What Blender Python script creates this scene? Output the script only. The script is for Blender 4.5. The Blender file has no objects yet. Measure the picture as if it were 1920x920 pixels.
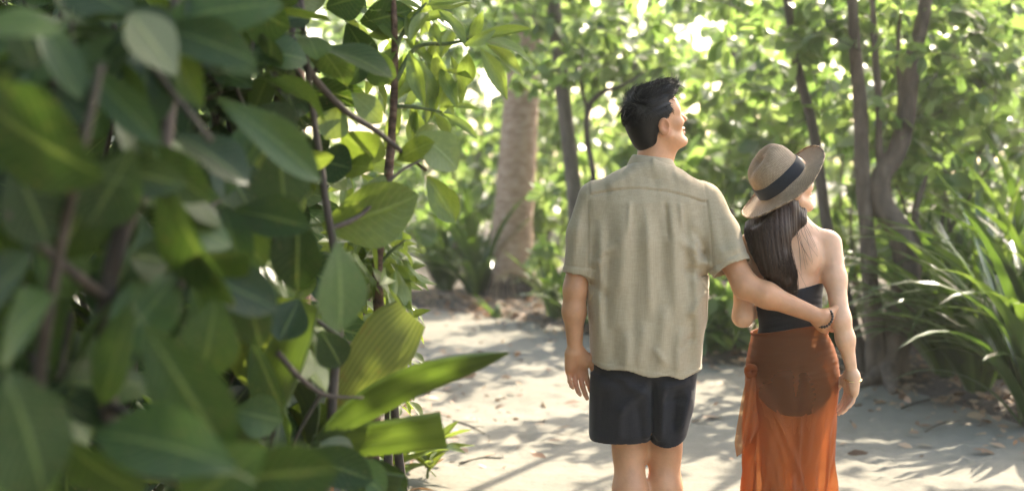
import bpy, math, random
import numpy as np
from mathutils import Vector, Matrix

# ------------------------------------------------------------------ camera, world, sun, exposure
scene = bpy.context.scene
col = scene.collection
F = 1920 * 50 / 36.0          # focal length in photograph pixels
CAMZ, HOR = 1.5, 315.0        # eye height, horizon row of the photograph
FOCUS = 4.93
cam_d = bpy.data.cameras.new('camera')
cam = bpy.data.objects.new('camera', cam_d)
col.objects.link(cam)
cam.location = (0, 0, CAMZ)
cam.rotation_euler = (math.radians(90), 0, 0)
cam_d.lens = 50
cam_d.sensor_width = 36
cam_d.shift_y = -(460 - HOR) / 1920
cam_d.clip_start = 0.05
cam_d.clip_end = 2000
cam_d.dof.use_dof = True
cam_d.dof.focus_distance = FOCUS
cam_d.dof.aperture_fstop = 1.85
scene.camera = cam

SUN_EL, SUN_AZ = math.radians(41), math.radians(31)     # azimuth from +Y towards +X
world = bpy.data.worlds.new('World')
scene.world = world
world.use_nodes = True
wn = world.node_tree
sky = wn.nodes.new('ShaderNodeTexSky')
sky.sky_type = 'NISHITA'
sky.sun_disc = False
sky.sun_elevation = SUN_EL
sky.sun_rotation = SUN_AZ
sky.dust_density = 3.0
wn.links.new(sky.outputs[0], wn.nodes['Background'].inputs[0])
wn.nodes['Background'].inputs[1].default_value = 0.15

sun_d = bpy.data.lights.new('sun', 'SUN')
sun_d.energy = 3.2
sun_d.angle = math.radians(0.55)
sun_d.color = (1.0, 0.95, 0.86)
sun = bpy.data.objects.new('sun', sun_d)
col.objects.link(sun)
SUNV = Vector((math.sin(SUN_AZ) * math.cos(SUN_EL), math.cos(SUN_AZ) * math.cos(SUN_EL), math.sin(SUN_EL)))
sun.rotation_euler = SUNV.to_track_quat('Z', 'Y').to_euler()
sun.location = SUNV * 40

scene.view_settings.view_transform = 'Standard'
scene.view_settings.look = 'None'
scene.view_settings.gamma = 1.0
scene.view_settings.exposure = 2.6
scene.view_settings.use_white_balance = True
scene.view_settings.white_balance_temperature = 7300
scene.view_settings.white_balance_tint = 10
scene.render.engine = 'CYCLES'
scene.cycles.use_denoising = True
try:
    scene.cycles.denoiser = 'OPENIMAGEDENOISE'
except Exception:
    pass
scene.render.filter_size = 1.15
scene.cycles.max_bounces = 9
scene.cycles.diffuse_bounces = 4
scene.cycles.glossy_bounces = 3
scene.cycles.transmission_bounces = 6
scene.cycles.transparent_max_bounces = 10
scene.cycles.sample_clamp_indirect = 6.0
scene.cycles.caustics_reflective = False
scene.cycles.caustics_refractive = False

RS = np.random.RandomState(11)
random.seed(5)


def W(px, py, d):
    """world point seen at photograph pixel (px, py) at distance d along the view axis"""
    return np.array([(px - 960) / F * d, d, CAMZ - (py - HOR) / F * d])


# ------------------------------------------------------------------ object helpers
def thing(name, label, cat, loc, group=None):
    o = bpy.data.objects.new(name, None)
    o.empty_display_size = 0.1
    o.location = tuple(float(v) for v in loc)
    col.objects.link(o)
    o['label'] = label
    o['category'] = cat
    if group:
        o['group'] = group
    return o


def new_mesh(name, V, faces, uv=None, rnd=None, smooth=True):
    """V (n,3); faces either an (m,k) array or a list of tuples"""
    me = bpy.data.meshes.new(name)
    V = np.ascontiguousarray(V, dtype=np.float32)
    if isinstance(faces, np.ndarray):
        m, k = faces.shape
        loops = faces.ravel().astype(np.int32)
        starts = np.arange(0, m * k, k, dtype=np.int32)
        tot = np.full(m, k, dtype=np.int32)
    else:
        tot = np.array([len(f) for f in faces], dtype=np.int32)
        loops = np.array([i for f in faces for i in f], dtype=np.int32)
        starts = np.concatenate(([0], np.cumsum(tot)[:-1])).astype(np.int32)
        m = len(tot)
    me.vertices.add(len(V))
    me.vertices.foreach_set('co', V.ravel())
    me.loops.add(len(loops))
    me.loops.foreach_set('vertex_index', loops)
    me.polygons.add(m)
    me.polygons.foreach_set('loop_start', starts)
    me.polygons.foreach_set('loop_total', tot)
    me.update(calc_edges=True)
    me.validate()
    if smooth:
        me.polygons.foreach_set('use_smooth', np.ones(len(me.polygons), dtype=bool))
    if uv is not None:
        l = me.uv_layers.new(name='UVMap')
        l.data.foreach_set('uv', np.ascontiguousarray(np.asarray(uv)[loops], dtype=np.float32).ravel())
    if rnd is not None:
        a = me.attributes.new('rnd', 'FLOAT', 'POINT')
        a.data.foreach_set('value', np.ascontiguousarray(rnd, dtype=np.float32))
    return me


def part(name, V, faces, mat, parent=None, uv=None, rnd=None, smooth=True, kind=None, label=None):
    """mesh object with world-space vertices, child of an un-rotated parent (or top level)"""
    V = np.asarray(V, dtype=float)
    off = np.zeros(3)
    p = parent
    while p is not None:
        off += np.array(p.location)
        p = p.parent
    me = new_mesh(name, V - off, faces, uv, rnd, smooth)
    me.materials.append(mat)
    o = bpy.data.objects.new(name, me)
    col.objects.link(o)
    if parent is not None:
        o.parent = parent
    if kind:
        o['kind'] = kind
    if label:
        o['label'] = label
    return o


def catmull(pts, n):
    pts = np.asarray(pts, float)
    if len(pts) < 3:
        t = np.linspace(0, 1, n)[:, None]
        return pts[0] * (1 - t) + pts[-1] * t
    P = np.vstack([2 * pts[0] - pts[1], pts, 2 * pts[-1] - pts[-2]])
    out = []
    m = len(pts) - 1
    for u in np.linspace(0, m - 1e-6, n):
        i = int(u)
        t = u - i
        a, b, c, d = P[i:i + 4]
        out.append(0.5 * ((2 * b) + (-a + c) * t + (2 * a - 5 * b + 4 * c - d) * t * t + (-a + 3 * b - 3 * c + d) * t ** 3))
    return np.array(out)


def tube(pts, radii, sides=8, n=None, rough=0.0, cap=True, seed=0, ring=None):
    """tapered tube along a smooth curve -> (V, faces list, uv)"""
    n = n or max(3, len(pts) * 4)
    C = catmull(pts, n)
    R = np.interp(np.linspace(0, 1, n), np.linspace(0, 1, len(radii)), radii)
    T = np.gradient(C, axis=0)
    T /= np.linalg.norm(T, axis=1)[:, None] + 1e-9
    ref = np.array([0.31, 0.17, 0.05]) if abs(T[0][2]) > 0.7 else np.array([0, 0, 1.0])
    rs = np.random.RandomState(seed)
    V, uv = [], []
    ph = rs.rand(6) * 6.28
    L = np.concatenate(([0], np.cumsum(np.linalg.norm(np.diff(C, axis=0), axis=1))))
    for i in range(n):
        a = np.cross(T[i], ref)
        a /= np.linalg.norm(a)
        b = np.cross(T[i], a)
        for s in range(sides):
            th = 2 * math.pi * s / sides
            k = 1.0
            if rough:
                k += rough * (math.sin(2 * th + ph[0] + 3 * L[i]) * .5 + math.sin(3 * th + ph[1] - 5 * L[i]) * .4 + math.sin(5 * th + 9 * L[i] + ph[2]) * .3 + rs.randn() * .25)
            if ring is not None:
                k *= ring(L[i], th)
            V.append(C[i] + R[i] * k * (math.cos(th) * a + math.sin(th) * b))
            uv.append((s / sides, L[i]))
    Fc = []
    for i in range(n - 1):
        for s in range(sides):
            s2 = (s + 1) % sides
            Fc.append((i * sides + s, i * sides + s2, (i + 1) * sides + s2, (i + 1) * sides + s))
    if cap:
        Fc.append(tuple(range(sides))[::-1])
        Fc.append(tuple((n - 1) * sides + s for s in range(sides)))
    return np.array(V), Fc, np.array(uv)


def join(items):
    Vs, Fs, U, o = [], [], [], 0
    for it in items:
        V, Fc = it[0], it[1]
        Vs.append(V)
        Fs += [tuple(i + o for i in f) for f in Fc]
        U.append(it[2] if len(it) > 2 and it[2] is not None else np.zeros((len(V), 2)))
        o += len(V)
    return np.vstack(Vs), Fs, np.vstack(U)


# ------------------------------------------------------------------ materials
def base_mat(name):
    m = bpy.data.materials.new(name)
    m.use_nodes = True
    nt = m.node_tree
    return m, nt, nt.nodes['Principled BSDF'], nt.nodes['Material Output']


def N(nt, t, **kw):
    n = nt.nodes.new(t)
    for k, v in kw.items():
        setattr(n, k, v)
    return n


def noise(nt, scale, detail=3, coord='Object', rough=0.55, stretch=None):
    tc = N(nt, 'ShaderNodeTexCoord')
    n = N(nt, 'ShaderNodeTexNoise')
    n.inputs['Scale'].default_value = scale
    n.inputs['Detail'].default_value = detail
    n.inputs['Roughness'].default_value = rough
    if stretch:
        mp = N(nt, 'ShaderNodeMapping')
        mp.inputs['Scale'].default_value = stretch
        nt.links.new(tc.outputs[coord], mp.inputs[0])
        nt.links.new(mp.outputs[0], n.inputs['Vector'])
    else:
        nt.links.new(tc.outputs[coord], n.inputs['Vector'])
    return n


def ramp(nt, fac, stops):
    r = N(nt, 'ShaderNodeValToRGB')
    e = r.color_ramp.elements
    while len(e) < len(stops):
        e.new(0.5)
    for el, (p, c) in zip(e, stops):
        el.position = p
        el.color = (*c, 1)
    nt.links.new(fac, r.inputs[0])
    return r


def bump(nt, height, strength, dist, prev=None):
    b = N(nt, 'ShaderNodeBump')
    b.inputs['Strength'].default_value = strength
    b.inputs['Distance'].default_value = dist
    nt.links.new(height, b.inputs['Height'])
    if prev is not None:
        nt.links.new(prev.outputs[0], b.inputs['Normal'])
    return b


def leaf_mat(name, cols, trans_gain=(1.5, 1.6, 0.7), trans=0.45, rough=0.42, veins=True, per_object=False, spec=0.5, pleat=0, spots=0.0):
    """waxy leaf: glossy diffuse front, light passing through; colour varies from leaf to leaf"""
    m, nt, p, out = base_mat(name)
    if per_object:
        fac = N(nt, 'ShaderNodeObjectInfo').outputs['Random']
    else:
        a = N(nt, 'ShaderNodeAttribute', attribute_name='rnd')
        fac = a.outputs['Fac']
    r = ramp(nt, fac, [(i / (len(cols) - 1), c) for i, c in enumerate(cols)])
    n = noise(nt, 9 if per_object else 3, 3)
    mx = N(nt, 'ShaderNodeMix', data_type='RGBA', blend_type='MULTIPLY')
    nr = ramp(nt, n.outputs['Fac'], [(0.25, (.72, .76, .66)), (0.75, (1.2, 1.15, 1.1))])
    mx.inputs[0].default_value = 0.8
    nt.links.new(r.outputs[0], mx.inputs[6])
    nt.links.new(nr.outputs[0], mx.inputs[7])
    colour = mx.outputs[2]
    nrm = None
    if veins:
        uvn = N(nt, 'ShaderNodeUVMap')
        sx = N(nt, 'ShaderNodeSeparateXYZ')
        nt.links.new(uvn.outputs[0], sx.inputs[0])
        ab = N(nt, 'ShaderNodeMath', operation='ABSOLUTE')
        nt.links.new(sx.outputs[0], ab.inputs[0])
        # midrib: thin pale line where |u| is small
        mr = N(nt, 'ShaderNodeMapRange')
        mr.inputs['From Min'].default_value = 0.015
        mr.inputs['From Max'].default_value = 0.045
        mr.inputs['To Min'].default_value = 1
        mr.inputs['To Max'].default_value = 0
        nt.links.new(ab.outputs[0], mr.inputs['Value'])
        # side veins: stripes of v - 0.45|u|
        ma = N(nt, 'ShaderNodeMath', operation='MULTIPLY_ADD')
        ma.inputs[1].default_value = -0.55
        nt.links.new(ab.outputs[0], ma.inputs[0])
        nt.links.new(sx.outputs[1], ma.inputs[2])
        mm = N(nt, 'ShaderNodeMath', operation='MULTIPLY')
        mm.inputs[1].default_value = 11.0
        nt.links.new(ma.outputs[0], mm.inputs[0])
        pp = N(nt, 'ShaderNodeMath', operation='PINGPONG')
        pp.inputs[1].default_value = 0.5
        nt.links.new(mm.outputs[0], pp.inputs[0])
        sv = N(nt, 'ShaderNodeMapRange')
        sv.inputs['From Min'].default_value = 0.0
        sv.inputs['From Max'].default_value = 0.09
        sv.inputs['To Min'].default_value = 0.75
        sv.inputs['To Max'].default_value = 0
        nt.links.new(pp.outputs[0], sv.inputs['Value'])
        mxv = N(nt, 'ShaderNodeMath', operation='MAXIMUM')
        nt.links.new(mr.outputs[0], mxv.inputs[0])
        nt.links.new(sv.outputs[0], mxv.inputs[1])
        mc = N(nt, 'ShaderNodeMix', data_type='RGBA', blend_type='MIX')
        sc = N(nt, 'ShaderNodeMath', operation='MULTIPLY')
        sc.inputs[1].default_value = 0.30
        nt.links.new(mxv.outputs[0], sc.inputs[0])
        nt.links.new(sc.outputs[0], mc.inputs[0])
        nt.links.new(colour, mc.inputs[6])
        mc.inputs[7].default_value = (.22, .30, .10, 1)
        colour = mc.outputs[2]
        nrm = bump(nt, mxv.outputs[0], 0.35, 0.004)
    if pleat:
        uvp = N(nt, 'ShaderNodeUVMap')
        sp = N(nt, 'ShaderNodeSeparateXYZ')
        nt.links.new(uvp.outputs[0], sp.inputs[0])
        pm = N(nt, 'ShaderNodeMath', operation='MULTIPLY')
        pm.inputs[1].default_value = pleat
        nt.links.new(sp.outputs[0], pm.inputs[0])
        pq = N(nt, 'ShaderNodeMath', operation='PINGPONG')
        pq.inputs[1].default_value = .5
        nt.links.new(pm.outputs[0], pq.inputs[0])
        pr = ramp(nt, pq.outputs[0], [(.0, (.70, .74, .62)), (.18, (1, 1, 1)), (.42, (1.0, 1.0, 1.0)), (.5, (1.25, 1.2, 1.1))])
        pmx = N(nt, 'ShaderNodeMix', data_type='RGBA', blend_type='MULTIPLY')
        pmx.inputs[0].default_value = 1
        nt.links.new(colour, pmx.inputs[6])
        nt.links.new(pr.outputs[0], pmx.inputs[7])
        colour = pmx.outputs[2]
    if spots:
        sn = noise(nt, 17, 4)
        sr = ramp(nt, sn.outputs['Fac'], [(0.60, (0, 0, 0)), (0.68, (1, 1, 1))])
        ms = N(nt, 'ShaderNodeMix', data_type='RGBA', blend_type='MIX')
        sc2 = N(nt, 'ShaderNodeMath', operation='MULTIPLY')
        sc2.inputs[1].default_value = spots
        nt.links.new(sr.outputs[0], sc2.inputs[0])
        nt.links.new(sc2.outputs[0], ms.inputs[0])
        nt.links.new(colour, ms.inputs[6])
        ms.inputs[7].default_value = (.16, .11, .05, 1)
        colour = ms.outputs[2]
    nt.links.new(colour, p.inputs['Base Color'])
    p.inputs['Roughness'].default_value = rough
    p.inputs['Specular IOR Level'].default_value = spec
    tr = N(nt, 'ShaderNodeBsdfTranslucent')
    tg = N(nt, 'ShaderNodeMix', data_type='RGBA', blend_type='MULTIPLY')
    tg.inputs[0].default_value = 1
    nt.links.new(colour, tg.inputs[6])
    tg.inputs[7].default_value = (*trans_gain, 1)
    nt.links.new(tg.outputs[2], tr.inputs[0])
    if nrm is not None:
        nt.links.new(nrm.outputs[0], p.inputs['Normal'])
    ms_ = N(nt, 'ShaderNodeMixShader')
    ms_.inputs[0].default_value = trans
    nt.links.new(p.outputs[0], ms_.inputs[1])
    nt.links.new(tr.outputs[0], ms_.inputs[2])
    nt.links.new(ms_.outputs[0], out.inputs[0])
    return m


def simple_mat(name, stops, scale=8, rough=0.8, detail=5, bstr=0.4, bdist=0.01, stretch=None, spec=0.3, coord='Object'):
    m, nt, p, out = base_mat(name)
    n = noise(nt, scale, detail, coord, 0.6, stretch)
    r = ramp(nt, n.outputs['Fac'], stops)
    nt.links.new(r.outputs[0], p.inputs['Base Color'])
    p.inputs['Roughness'].default_value = rough
    p.inputs['Specular IOR Level'].default_value = spec
    if bstr:
        nt.links.new(bump(nt, n.outputs['Fac'], bstr, bdist).outputs[0], p.inputs['Normal'])
    return m


def skin_mat(name, c, blush):
    m, nt, p, out = base_mat(name)
    n = noise(nt, 14, 4)
    r = ramp(nt, n.outputs['Fac'], [(0.3, tuple(x * .82 for x in c)), (0.7, tuple(min(1, x * 1.10) for x in c))])
    a = N(nt, 'ShaderNodeAttribute', attribute_name='rnd')
    mx = N(nt, 'ShaderNodeMix', data_type='RGBA')
    nt.links.new(a.outputs['Fac'], mx.inputs[0])
    nt.links.new(r.outputs[0], mx.inputs[6])
    mx.inputs[7].default_value = (*blush, 1)
    nt.links.new(mx.outputs[2], p.inputs['Base Color'])
    p.inputs['Roughness'].default_value = 0.48
    p.inputs['Specular IOR Level'].default_value = 0.4
    p.inputs['Subsurface Weight'].default_value = 0.22
    p.inputs['Subsurface Radius'].default_value = (1.0, 0.35, 0.18)
    p.inputs['Subsurface Scale'].default_value = 0.012
    f = noise(nt, 90, 5)
    nt.links.new(bump(nt, f.outputs['Fac'], 0.25, 0.004).outputs[0], p.inputs['Normal'])
    return m


def fabric_mat(name, c0, c1, weave=900, rough=0.9, bstr=0.35, sheen=0.2, slub=True):
    """woven cloth: thread-by-thread weave, slubs along and across, slow unevenness"""
    m, nt, p, out = base_mat(name)
    nA = noise(nt, 60, 3, stretch=(6, 6, .35))
    nB = noise(nt, 60, 3, stretch=(.6, .6, 7))
    nC = noise(nt, 5, 3)
    ad = N(nt, 'ShaderNodeMath', operation='ADD')
    nt.links.new(nA.outputs['Fac'], ad.inputs[0])
    nt.links.new(nB.outputs['Fac'], ad.inputs[1])
    ad2 = N(nt, 'ShaderNodeMath', operation='MULTIPLY_ADD')
    ad2.inputs[1].default_value = 0.5
    nt.links.new(nC.outputs['Fac'], ad2.inputs[0])
    nt.links.new(ad.outputs[0], ad2.inputs[2])
    dv = N(nt, 'ShaderNodeMath', operation='MULTIPLY')
    dv.inputs[1].default_value = 0.4
    nt.links.new(ad2.outputs[0], dv.inputs[0])
    r = ramp(nt, dv.outputs[0], [(0.36, c0), (0.64, c1)])
    nt.links.new(r.outputs[0], p.inputs['Base Color'])
    p.inputs['Roughness'].default_value = rough
    p.inputs['Specular IOR Level'].default_value = 0.15
    p.inputs['Sheen Weight'].default_value = sheen
    nt.links.new(bump(nt, dv.outputs[0], bstr, 0.0016).outputs[0], p.inputs['Normal'])
    return m


M = {}
# broad leaves with shade darkened into their colour, sprays lightened as sun-struck, thicket, straps
M['leaf_shade'] = leaf_mat('broad_leaf_shade_darkened', [(.012, .030, .008), (.021, .048, .011), (.036, .074, .017), (.060, .108, .027)], trans=.28, trans_gain=(1.7, 1.5, .8), per_object=True, rough=.48, spec=.32, spots=.35)
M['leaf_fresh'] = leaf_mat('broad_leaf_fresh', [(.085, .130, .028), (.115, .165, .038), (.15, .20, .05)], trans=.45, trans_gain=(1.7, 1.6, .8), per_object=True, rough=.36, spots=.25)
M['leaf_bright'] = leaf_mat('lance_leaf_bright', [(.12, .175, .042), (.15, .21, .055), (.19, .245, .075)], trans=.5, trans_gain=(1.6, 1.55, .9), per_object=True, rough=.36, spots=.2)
M['leaf_back'] = leaf_mat('thicket_leaf', [(.072, .132, .040), (.108, .175, .056), (.148, .215, .078), (.19, .25, .115)], trans=.62, veins=False, rough=.36, trans_gain=(1.7, 1.65, 1.15))
M['leaf_canopy'] = leaf_mat('canopy_leaf', [(.04, .09, .016), (.07, .13, .025), (.09, .16, .03)], trans=.45, veins=False, rough=.4)
M['strap'] = leaf_mat('strap_leaf', [(.032, .064, .016), (.055, .098, .024), (.090, .140, .040)], trans=.42, trans_gain=(1.8, 1.7, .8), veins=False, per_object=True, rough=.28, spec=.7)
M['palm_leaf'] = leaf_mat('pleated_palm_leaf', [(.060, .092, .024), (.076, .108, .030)], pleat=9, trans=.42, veins=False, per_object=True, rough=.42)
M['palm_leaf_old'] = leaf_mat('pleated_palm_leaf_ageing', [(.125, .145, .052), (.145, .16, .064)], pleat=11, trans=.42, veins=False, per_object=True, rough=.5, spots=.55)
M['leaf_dry'] = leaf_mat('dry_leaf', [(.13, .07, .04), (.24, .15, .09), (.34, .24, .16), (.30, .11, .05)], trans=.15, veins=False, rough=.7, trans_gain=(1.2, 1, .8))
M['bark_grey'] = simple_mat('bark_grey', [(.25, (.055, .043, .032)), (.55, (.12, .098, .075)), (.8, (.20, .17, .135))], 14, .9, 6, .7, .02, (1, 1, .3))
M['bark_brown'] = simple_mat('bark_brown', [(.25, (.040, .029, .021)), (.55, (.105, .076, .054)), (.82, (.20, .15, .11))], 13, .9, 7, .9, .03, (1, 1, .35))
M['bark_dark'] = simple_mat('bark_dark', [(.25, (.03, .024, .018)), (.6, (.085, .065, .05)), (.85, (.16, .125, .10))], 16, .9, 6, .8, .02, (1, 1, .3))
M['bark_palm'] = simple_mat('bark_palm', [(.25, (.16, .092, .056)), (.5, (.31, .205, .135)), (.8, (.45, .34, .255))], 9, .9, 7, .8, .02, (1, 1, 2.2))
M['bark_red'] = simple_mat('bark_red', [(.3, (.05, .03, .022)), (.55, (.15, .085, .055)), (.8, (.27, .17, .11))], 18, .9, 6, .9, .02, (1, 1, 2.5))
M['twig'] = simple_mat('twig', [(.3, (.035, .028, .02)), (.7, (.09, .075, .05))], 30, .8, 3, .4, .004)
M['stem_green'] = simple_mat('green_stem', [(.3, (.06, .09, .03)), (.7, (.13, .15, .06))], 25, .6, 3, .2, .004)
M['skin_m'] = skin_mat('skin_tanned', (.61, .295, .150), (.55, .16, .09))
M['skin_w'] = skin_mat('skin_warm', (.69, .395, .240), (.56, .16, .10))
M['hair_m'] = simple_mat('hair_black', [(.3, (.005, .0045, .004)), (.7, (.011, .009, .008))], 90, .40, 2, .2, .002, spec=.22)
M['hair_w'] = simple_mat('hair_dark_brown', [(.3, (.014, .008, .005)), (.7, (.050, .026, .015))], 70, .5, 3, .2, .002, spec=.14, stretch=(3, 3, .25))
M['linen'] = fabric_mat('linen_beige', (.385, .292, .180), (.485, .384, .250), rough=.92)
M['navy'] = fabric_mat('shorts_cotton_black', (.018, .0160, .0165), (.031, .0280, .029), rough=.75, bstr=.2, sheen=.1)
M['swim'] = fabric_mat('swim_fabric_black', (.010, .011, .013), (.020, .021, .025), rough=.6, bstr=.15, sheen=.05)
M['white'] = simple_mat('eye_white', [(.3, (.7, .68, .65)), (.7, (.75, .73, .7))], 5, .2, 1, 0)
M['gold'] = simple_mat('gold_metal', [(.3, (.75, .5, .2)), (.7, (.85, .6, .28))], 40, .25, 2, .1, .001)
M['gold'].node_tree.nodes['Principled BSDF'].inputs['Metallic'].default_value = 1
M['bead'] = simple_mat('dark_bead', [(.3, (.02, .014, .01)), (.7, (.05, .034, .022))], 60, .3, 2, .1, .001, spec=.6)
M['band'] = fabric_mat('ribbon_black', (.008, .010, .013), (.018, .021, .026), rough=.7, bstr=.2)
M['sandal'] = simple_mat('sandal_leather', [(.3, (.05, .03, .018)), (.7, (.1, .06, .035))], 30, .6, 3, .3, .003)


def straw_mat():
    m, nt, p, out = base_mat('woven_straw')
    uvn = N(nt, 'ShaderNodeUVMap')
    ck = N(nt, 'ShaderNodeTexBrick')
    ck.inputs['Scale'].default_value = 1.0
    ck.inputs['Mortar Size'].default_value = 0.0012
    ck.inputs['Brick Width'].default_value = 0.0075
    ck.inputs['Row Height'].default_value = 0.0042
    ck.inputs['Color1'].default_value = (.60, .435, .27, 1)
    ck.inputs['Color2'].default_value = (.47, .33, .20, 1)
    ck.inputs['Mortar'].default_value = (.22, .15, .09, 1)
    nt.links.new(uvn.outputs[0], ck.inputs['Vector'])
    n = noise(nt, 35, 4)
    mx = N(nt, 'ShaderNodeMix', data_type='RGBA', blend_type='MULTIPLY')
    mx.inputs[0].default_value = .7
    r = ramp(nt, n.outputs['Fac'], [(.3, (.75, .72, .7)), (.7, (1.15, 1.1, 1.08))])
    nt.links.new(ck.outputs['Color'], mx.inputs[6])
    nt.links.new(r.outputs[0], mx.inputs[7])
    nt.links.new(mx.outputs[2], p.inputs['Base Color'])
    p.inputs['Roughness'].default_value = .75
    b1 = bump(nt, ck.outputs['Color'], .6, .0015)
    b2 = bump(nt, n.outputs['Fac'], .25, .004, b1)
    nt.links.new(b2.outputs[0], p.inputs['Normal'])
    return m


def sheer_mat():
    """thin rust chiffon: part of the light goes straight through, part is scattered both ways"""
    m, nt, p, out = base_mat('chiffon_rust')
    n = noise(nt, 2.0, 1)
    r = ramp(nt, n.outputs['Fac'], [(.2, (.275, .098, .036)), (.8, (.305, .112, .042))])
    nt.links.new(r.outputs[0], p.inputs['Base Color'])
    p.inputs['Roughness'].default_value = .7
    p.inputs['Specular IOR Level'].default_value = .2
    p.inputs['Sheen Weight'].default_value = .15
    tl = N(nt, 'ShaderNodeBsdfTranslucent')
    tl.inputs[0].default_value = (.37, .130, .048, 1)
    m1 = N(nt, 'ShaderNodeMixShader')
    m1.inputs[0].default_value = .45
    nt.links.new(p.outputs[0], m1.inputs[1])
    nt.links.new(tl.outputs[0], m1.inputs[2])
    tp = N(nt, 'ShaderNodeBsdfTransparent')
    tp.inputs[0].default_value = (1.0, .70, .46, 1)
    m2 = N(nt, 'ShaderNodeMixShader')
    m2.inputs[0].default_value = .41
    nt.links.new(m1.outputs[0], m2.inputs[1])
    nt.links.new(tp.outputs[0], m2.inputs[2])
    nt.links.new(m2.outputs[0], out.inputs[0])
    return m


M['straw'] = straw_mat()
M['sheer'] = sheer_mat()


def ground_mats():
    m, nt, p, out = base_mat('forest_soil')
    n = noise(nt, 2.2, 8, rough=.65)
    n2 = noise(nt, 30, 5)
    r = ramp(nt, n.outputs['Fac'], [(.3, (.028, .020, .013)), (.55, (.075, .055, .038)), (.8, (.17, .13, .09))])
    nt.links.new(r.outputs[0], p.inputs['Base Color'])
    p.inputs['Roughness'].default_value = .95
    b = bump(nt, n2.outputs['Fac'], .8, .02)
    nt.links.new(b.outputs[0], p.inputs['Normal'])
    M['soil'] = m
    m, nt, p, out = base_mat('packed_sand')
    n = noise(nt, .9, 6, rough=.6)
    n2 = noise(nt, 45, 6, rough=.7)
    n3 = noise(nt, 7, 4)
    r = ramp(nt, n.outputs['Fac'], [(.3, (.140, .130, .103)), (.7, (.192, .179, .145))])
    r2 = ramp(nt, n2.outputs['Fac'], [(.25, (.78, .76, .72)), (.5, (1, 1, 1)), (.8, (1.08, 1.07, 1.05))])
    mx = N(nt, 'ShaderNodeMix', data_type='RGBA', blend_type='MULTIPLY')
    mx.inputs[0].default_value = 1
    nt.links.new(r.outputs[0], mx.inputs[6])
    nt.links.new(r2.outputs[0], mx.inputs[7])
    nt.links.new(mx.outputs[2], p.inputs['Base Color'])
    p.inputs['Roughness'].default_value = .95
    p.inputs['Specular IOR Level'].default_value = .15
    b = bump(nt, n2.outputs['Fac'], .5, .008)
    b2 = bump(nt, n3.outputs['Fac'], .5, .03, b)
    nt.links.new(b2.outputs[0], p.inputs['Normal'])
    M['sand'] = m


ground_mats()

# ------------------------------------------------------------------ ground and path
PATH = np.array([(-.7, -8), (-.62, 1), (-.56, 3), (-.5, 6), (-.75, 9), (-1.4, 11.5), (-3, 12.8), (-9, 13.6), (-9, 17),
                 (-3, 16.4), (-.9, 15.2), (.46, 13.5), (1.5, 10.9), (2.56, 10.0), (2.95, 8.5), (3.4, 6), (3.5, 2), (3.4, -8)], float)


def poly_sd(P, poly):
    """signed distance to polygon, negative inside"""
    d = np.full(len(P), 1e9)
    inside = np.zeros(len(P), bool)
    n = len(poly)
    for i in range(n):
        a, b = poly[i], poly[(i + 1) % n]
        e = b - a
        w = P - a
        t = np.clip((w @ e) / (e @ e), 0, 1)
        q = w - t[:, None] * e
        d = np.minimum(d, np.hypot(q[:, 0], q[:, 1]))
        c = ((a[1] > P[:, 1]) != (b[1] > P[:, 1])) & (P[:, 0] < (b[0] - a[0]) * (P[:, 1] - a[1]) / (b[1] - a[1] + 1e-12) + a[0])
        inside ^= c
    return np.where(inside, -d, d)


_wk = [(RS.randn(2) * s, RS.rand() * 6.28, a) for s, a in ((.5, .5), (.9, .4), (1.7, .3), (2.6, .25), (4.5, .15), (7, .1), (11, .06))]


def wob(x, y):
    return sum(a * np.sin(k[0] * x + k[1] * y + ph) for k, ph, a in _wk)


def ground_z(x, y):
    x, y = np.atleast_1d(np.asarray(x, float)), np.atleast_1d(np.asarray(y, float))
    d = poly_sd(np.stack([x, y], 1), PATH) + .10 * wob(x * 1.4, y * 1.4)
    t = np.clip(d / .5 + .3, 0, 1)
    return -.05 + .10 * t * t * (3 - 2 * t) + .02 * wob(x, y) * t


def grid(xs, ys):
    X, Y = np.meshgrid(xs, ys, indexing='xy')
    nx, ny = len(xs), len(ys)
    i = np.arange(nx * ny).reshape(ny, nx)
    Q = np.stack([i[:-1, :-1], i[:-1, 1:], i[1:, 1:], i[1:, :-1]], -1).reshape(-1, 4)
    return X.ravel(), Y.ravel(), Q


def spaced(a, b, lo, hi, fine, outer):
    return np.concatenate((np.array(outer[0]), np.arange(lo, hi, fine), np.array(outer[1])))


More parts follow.
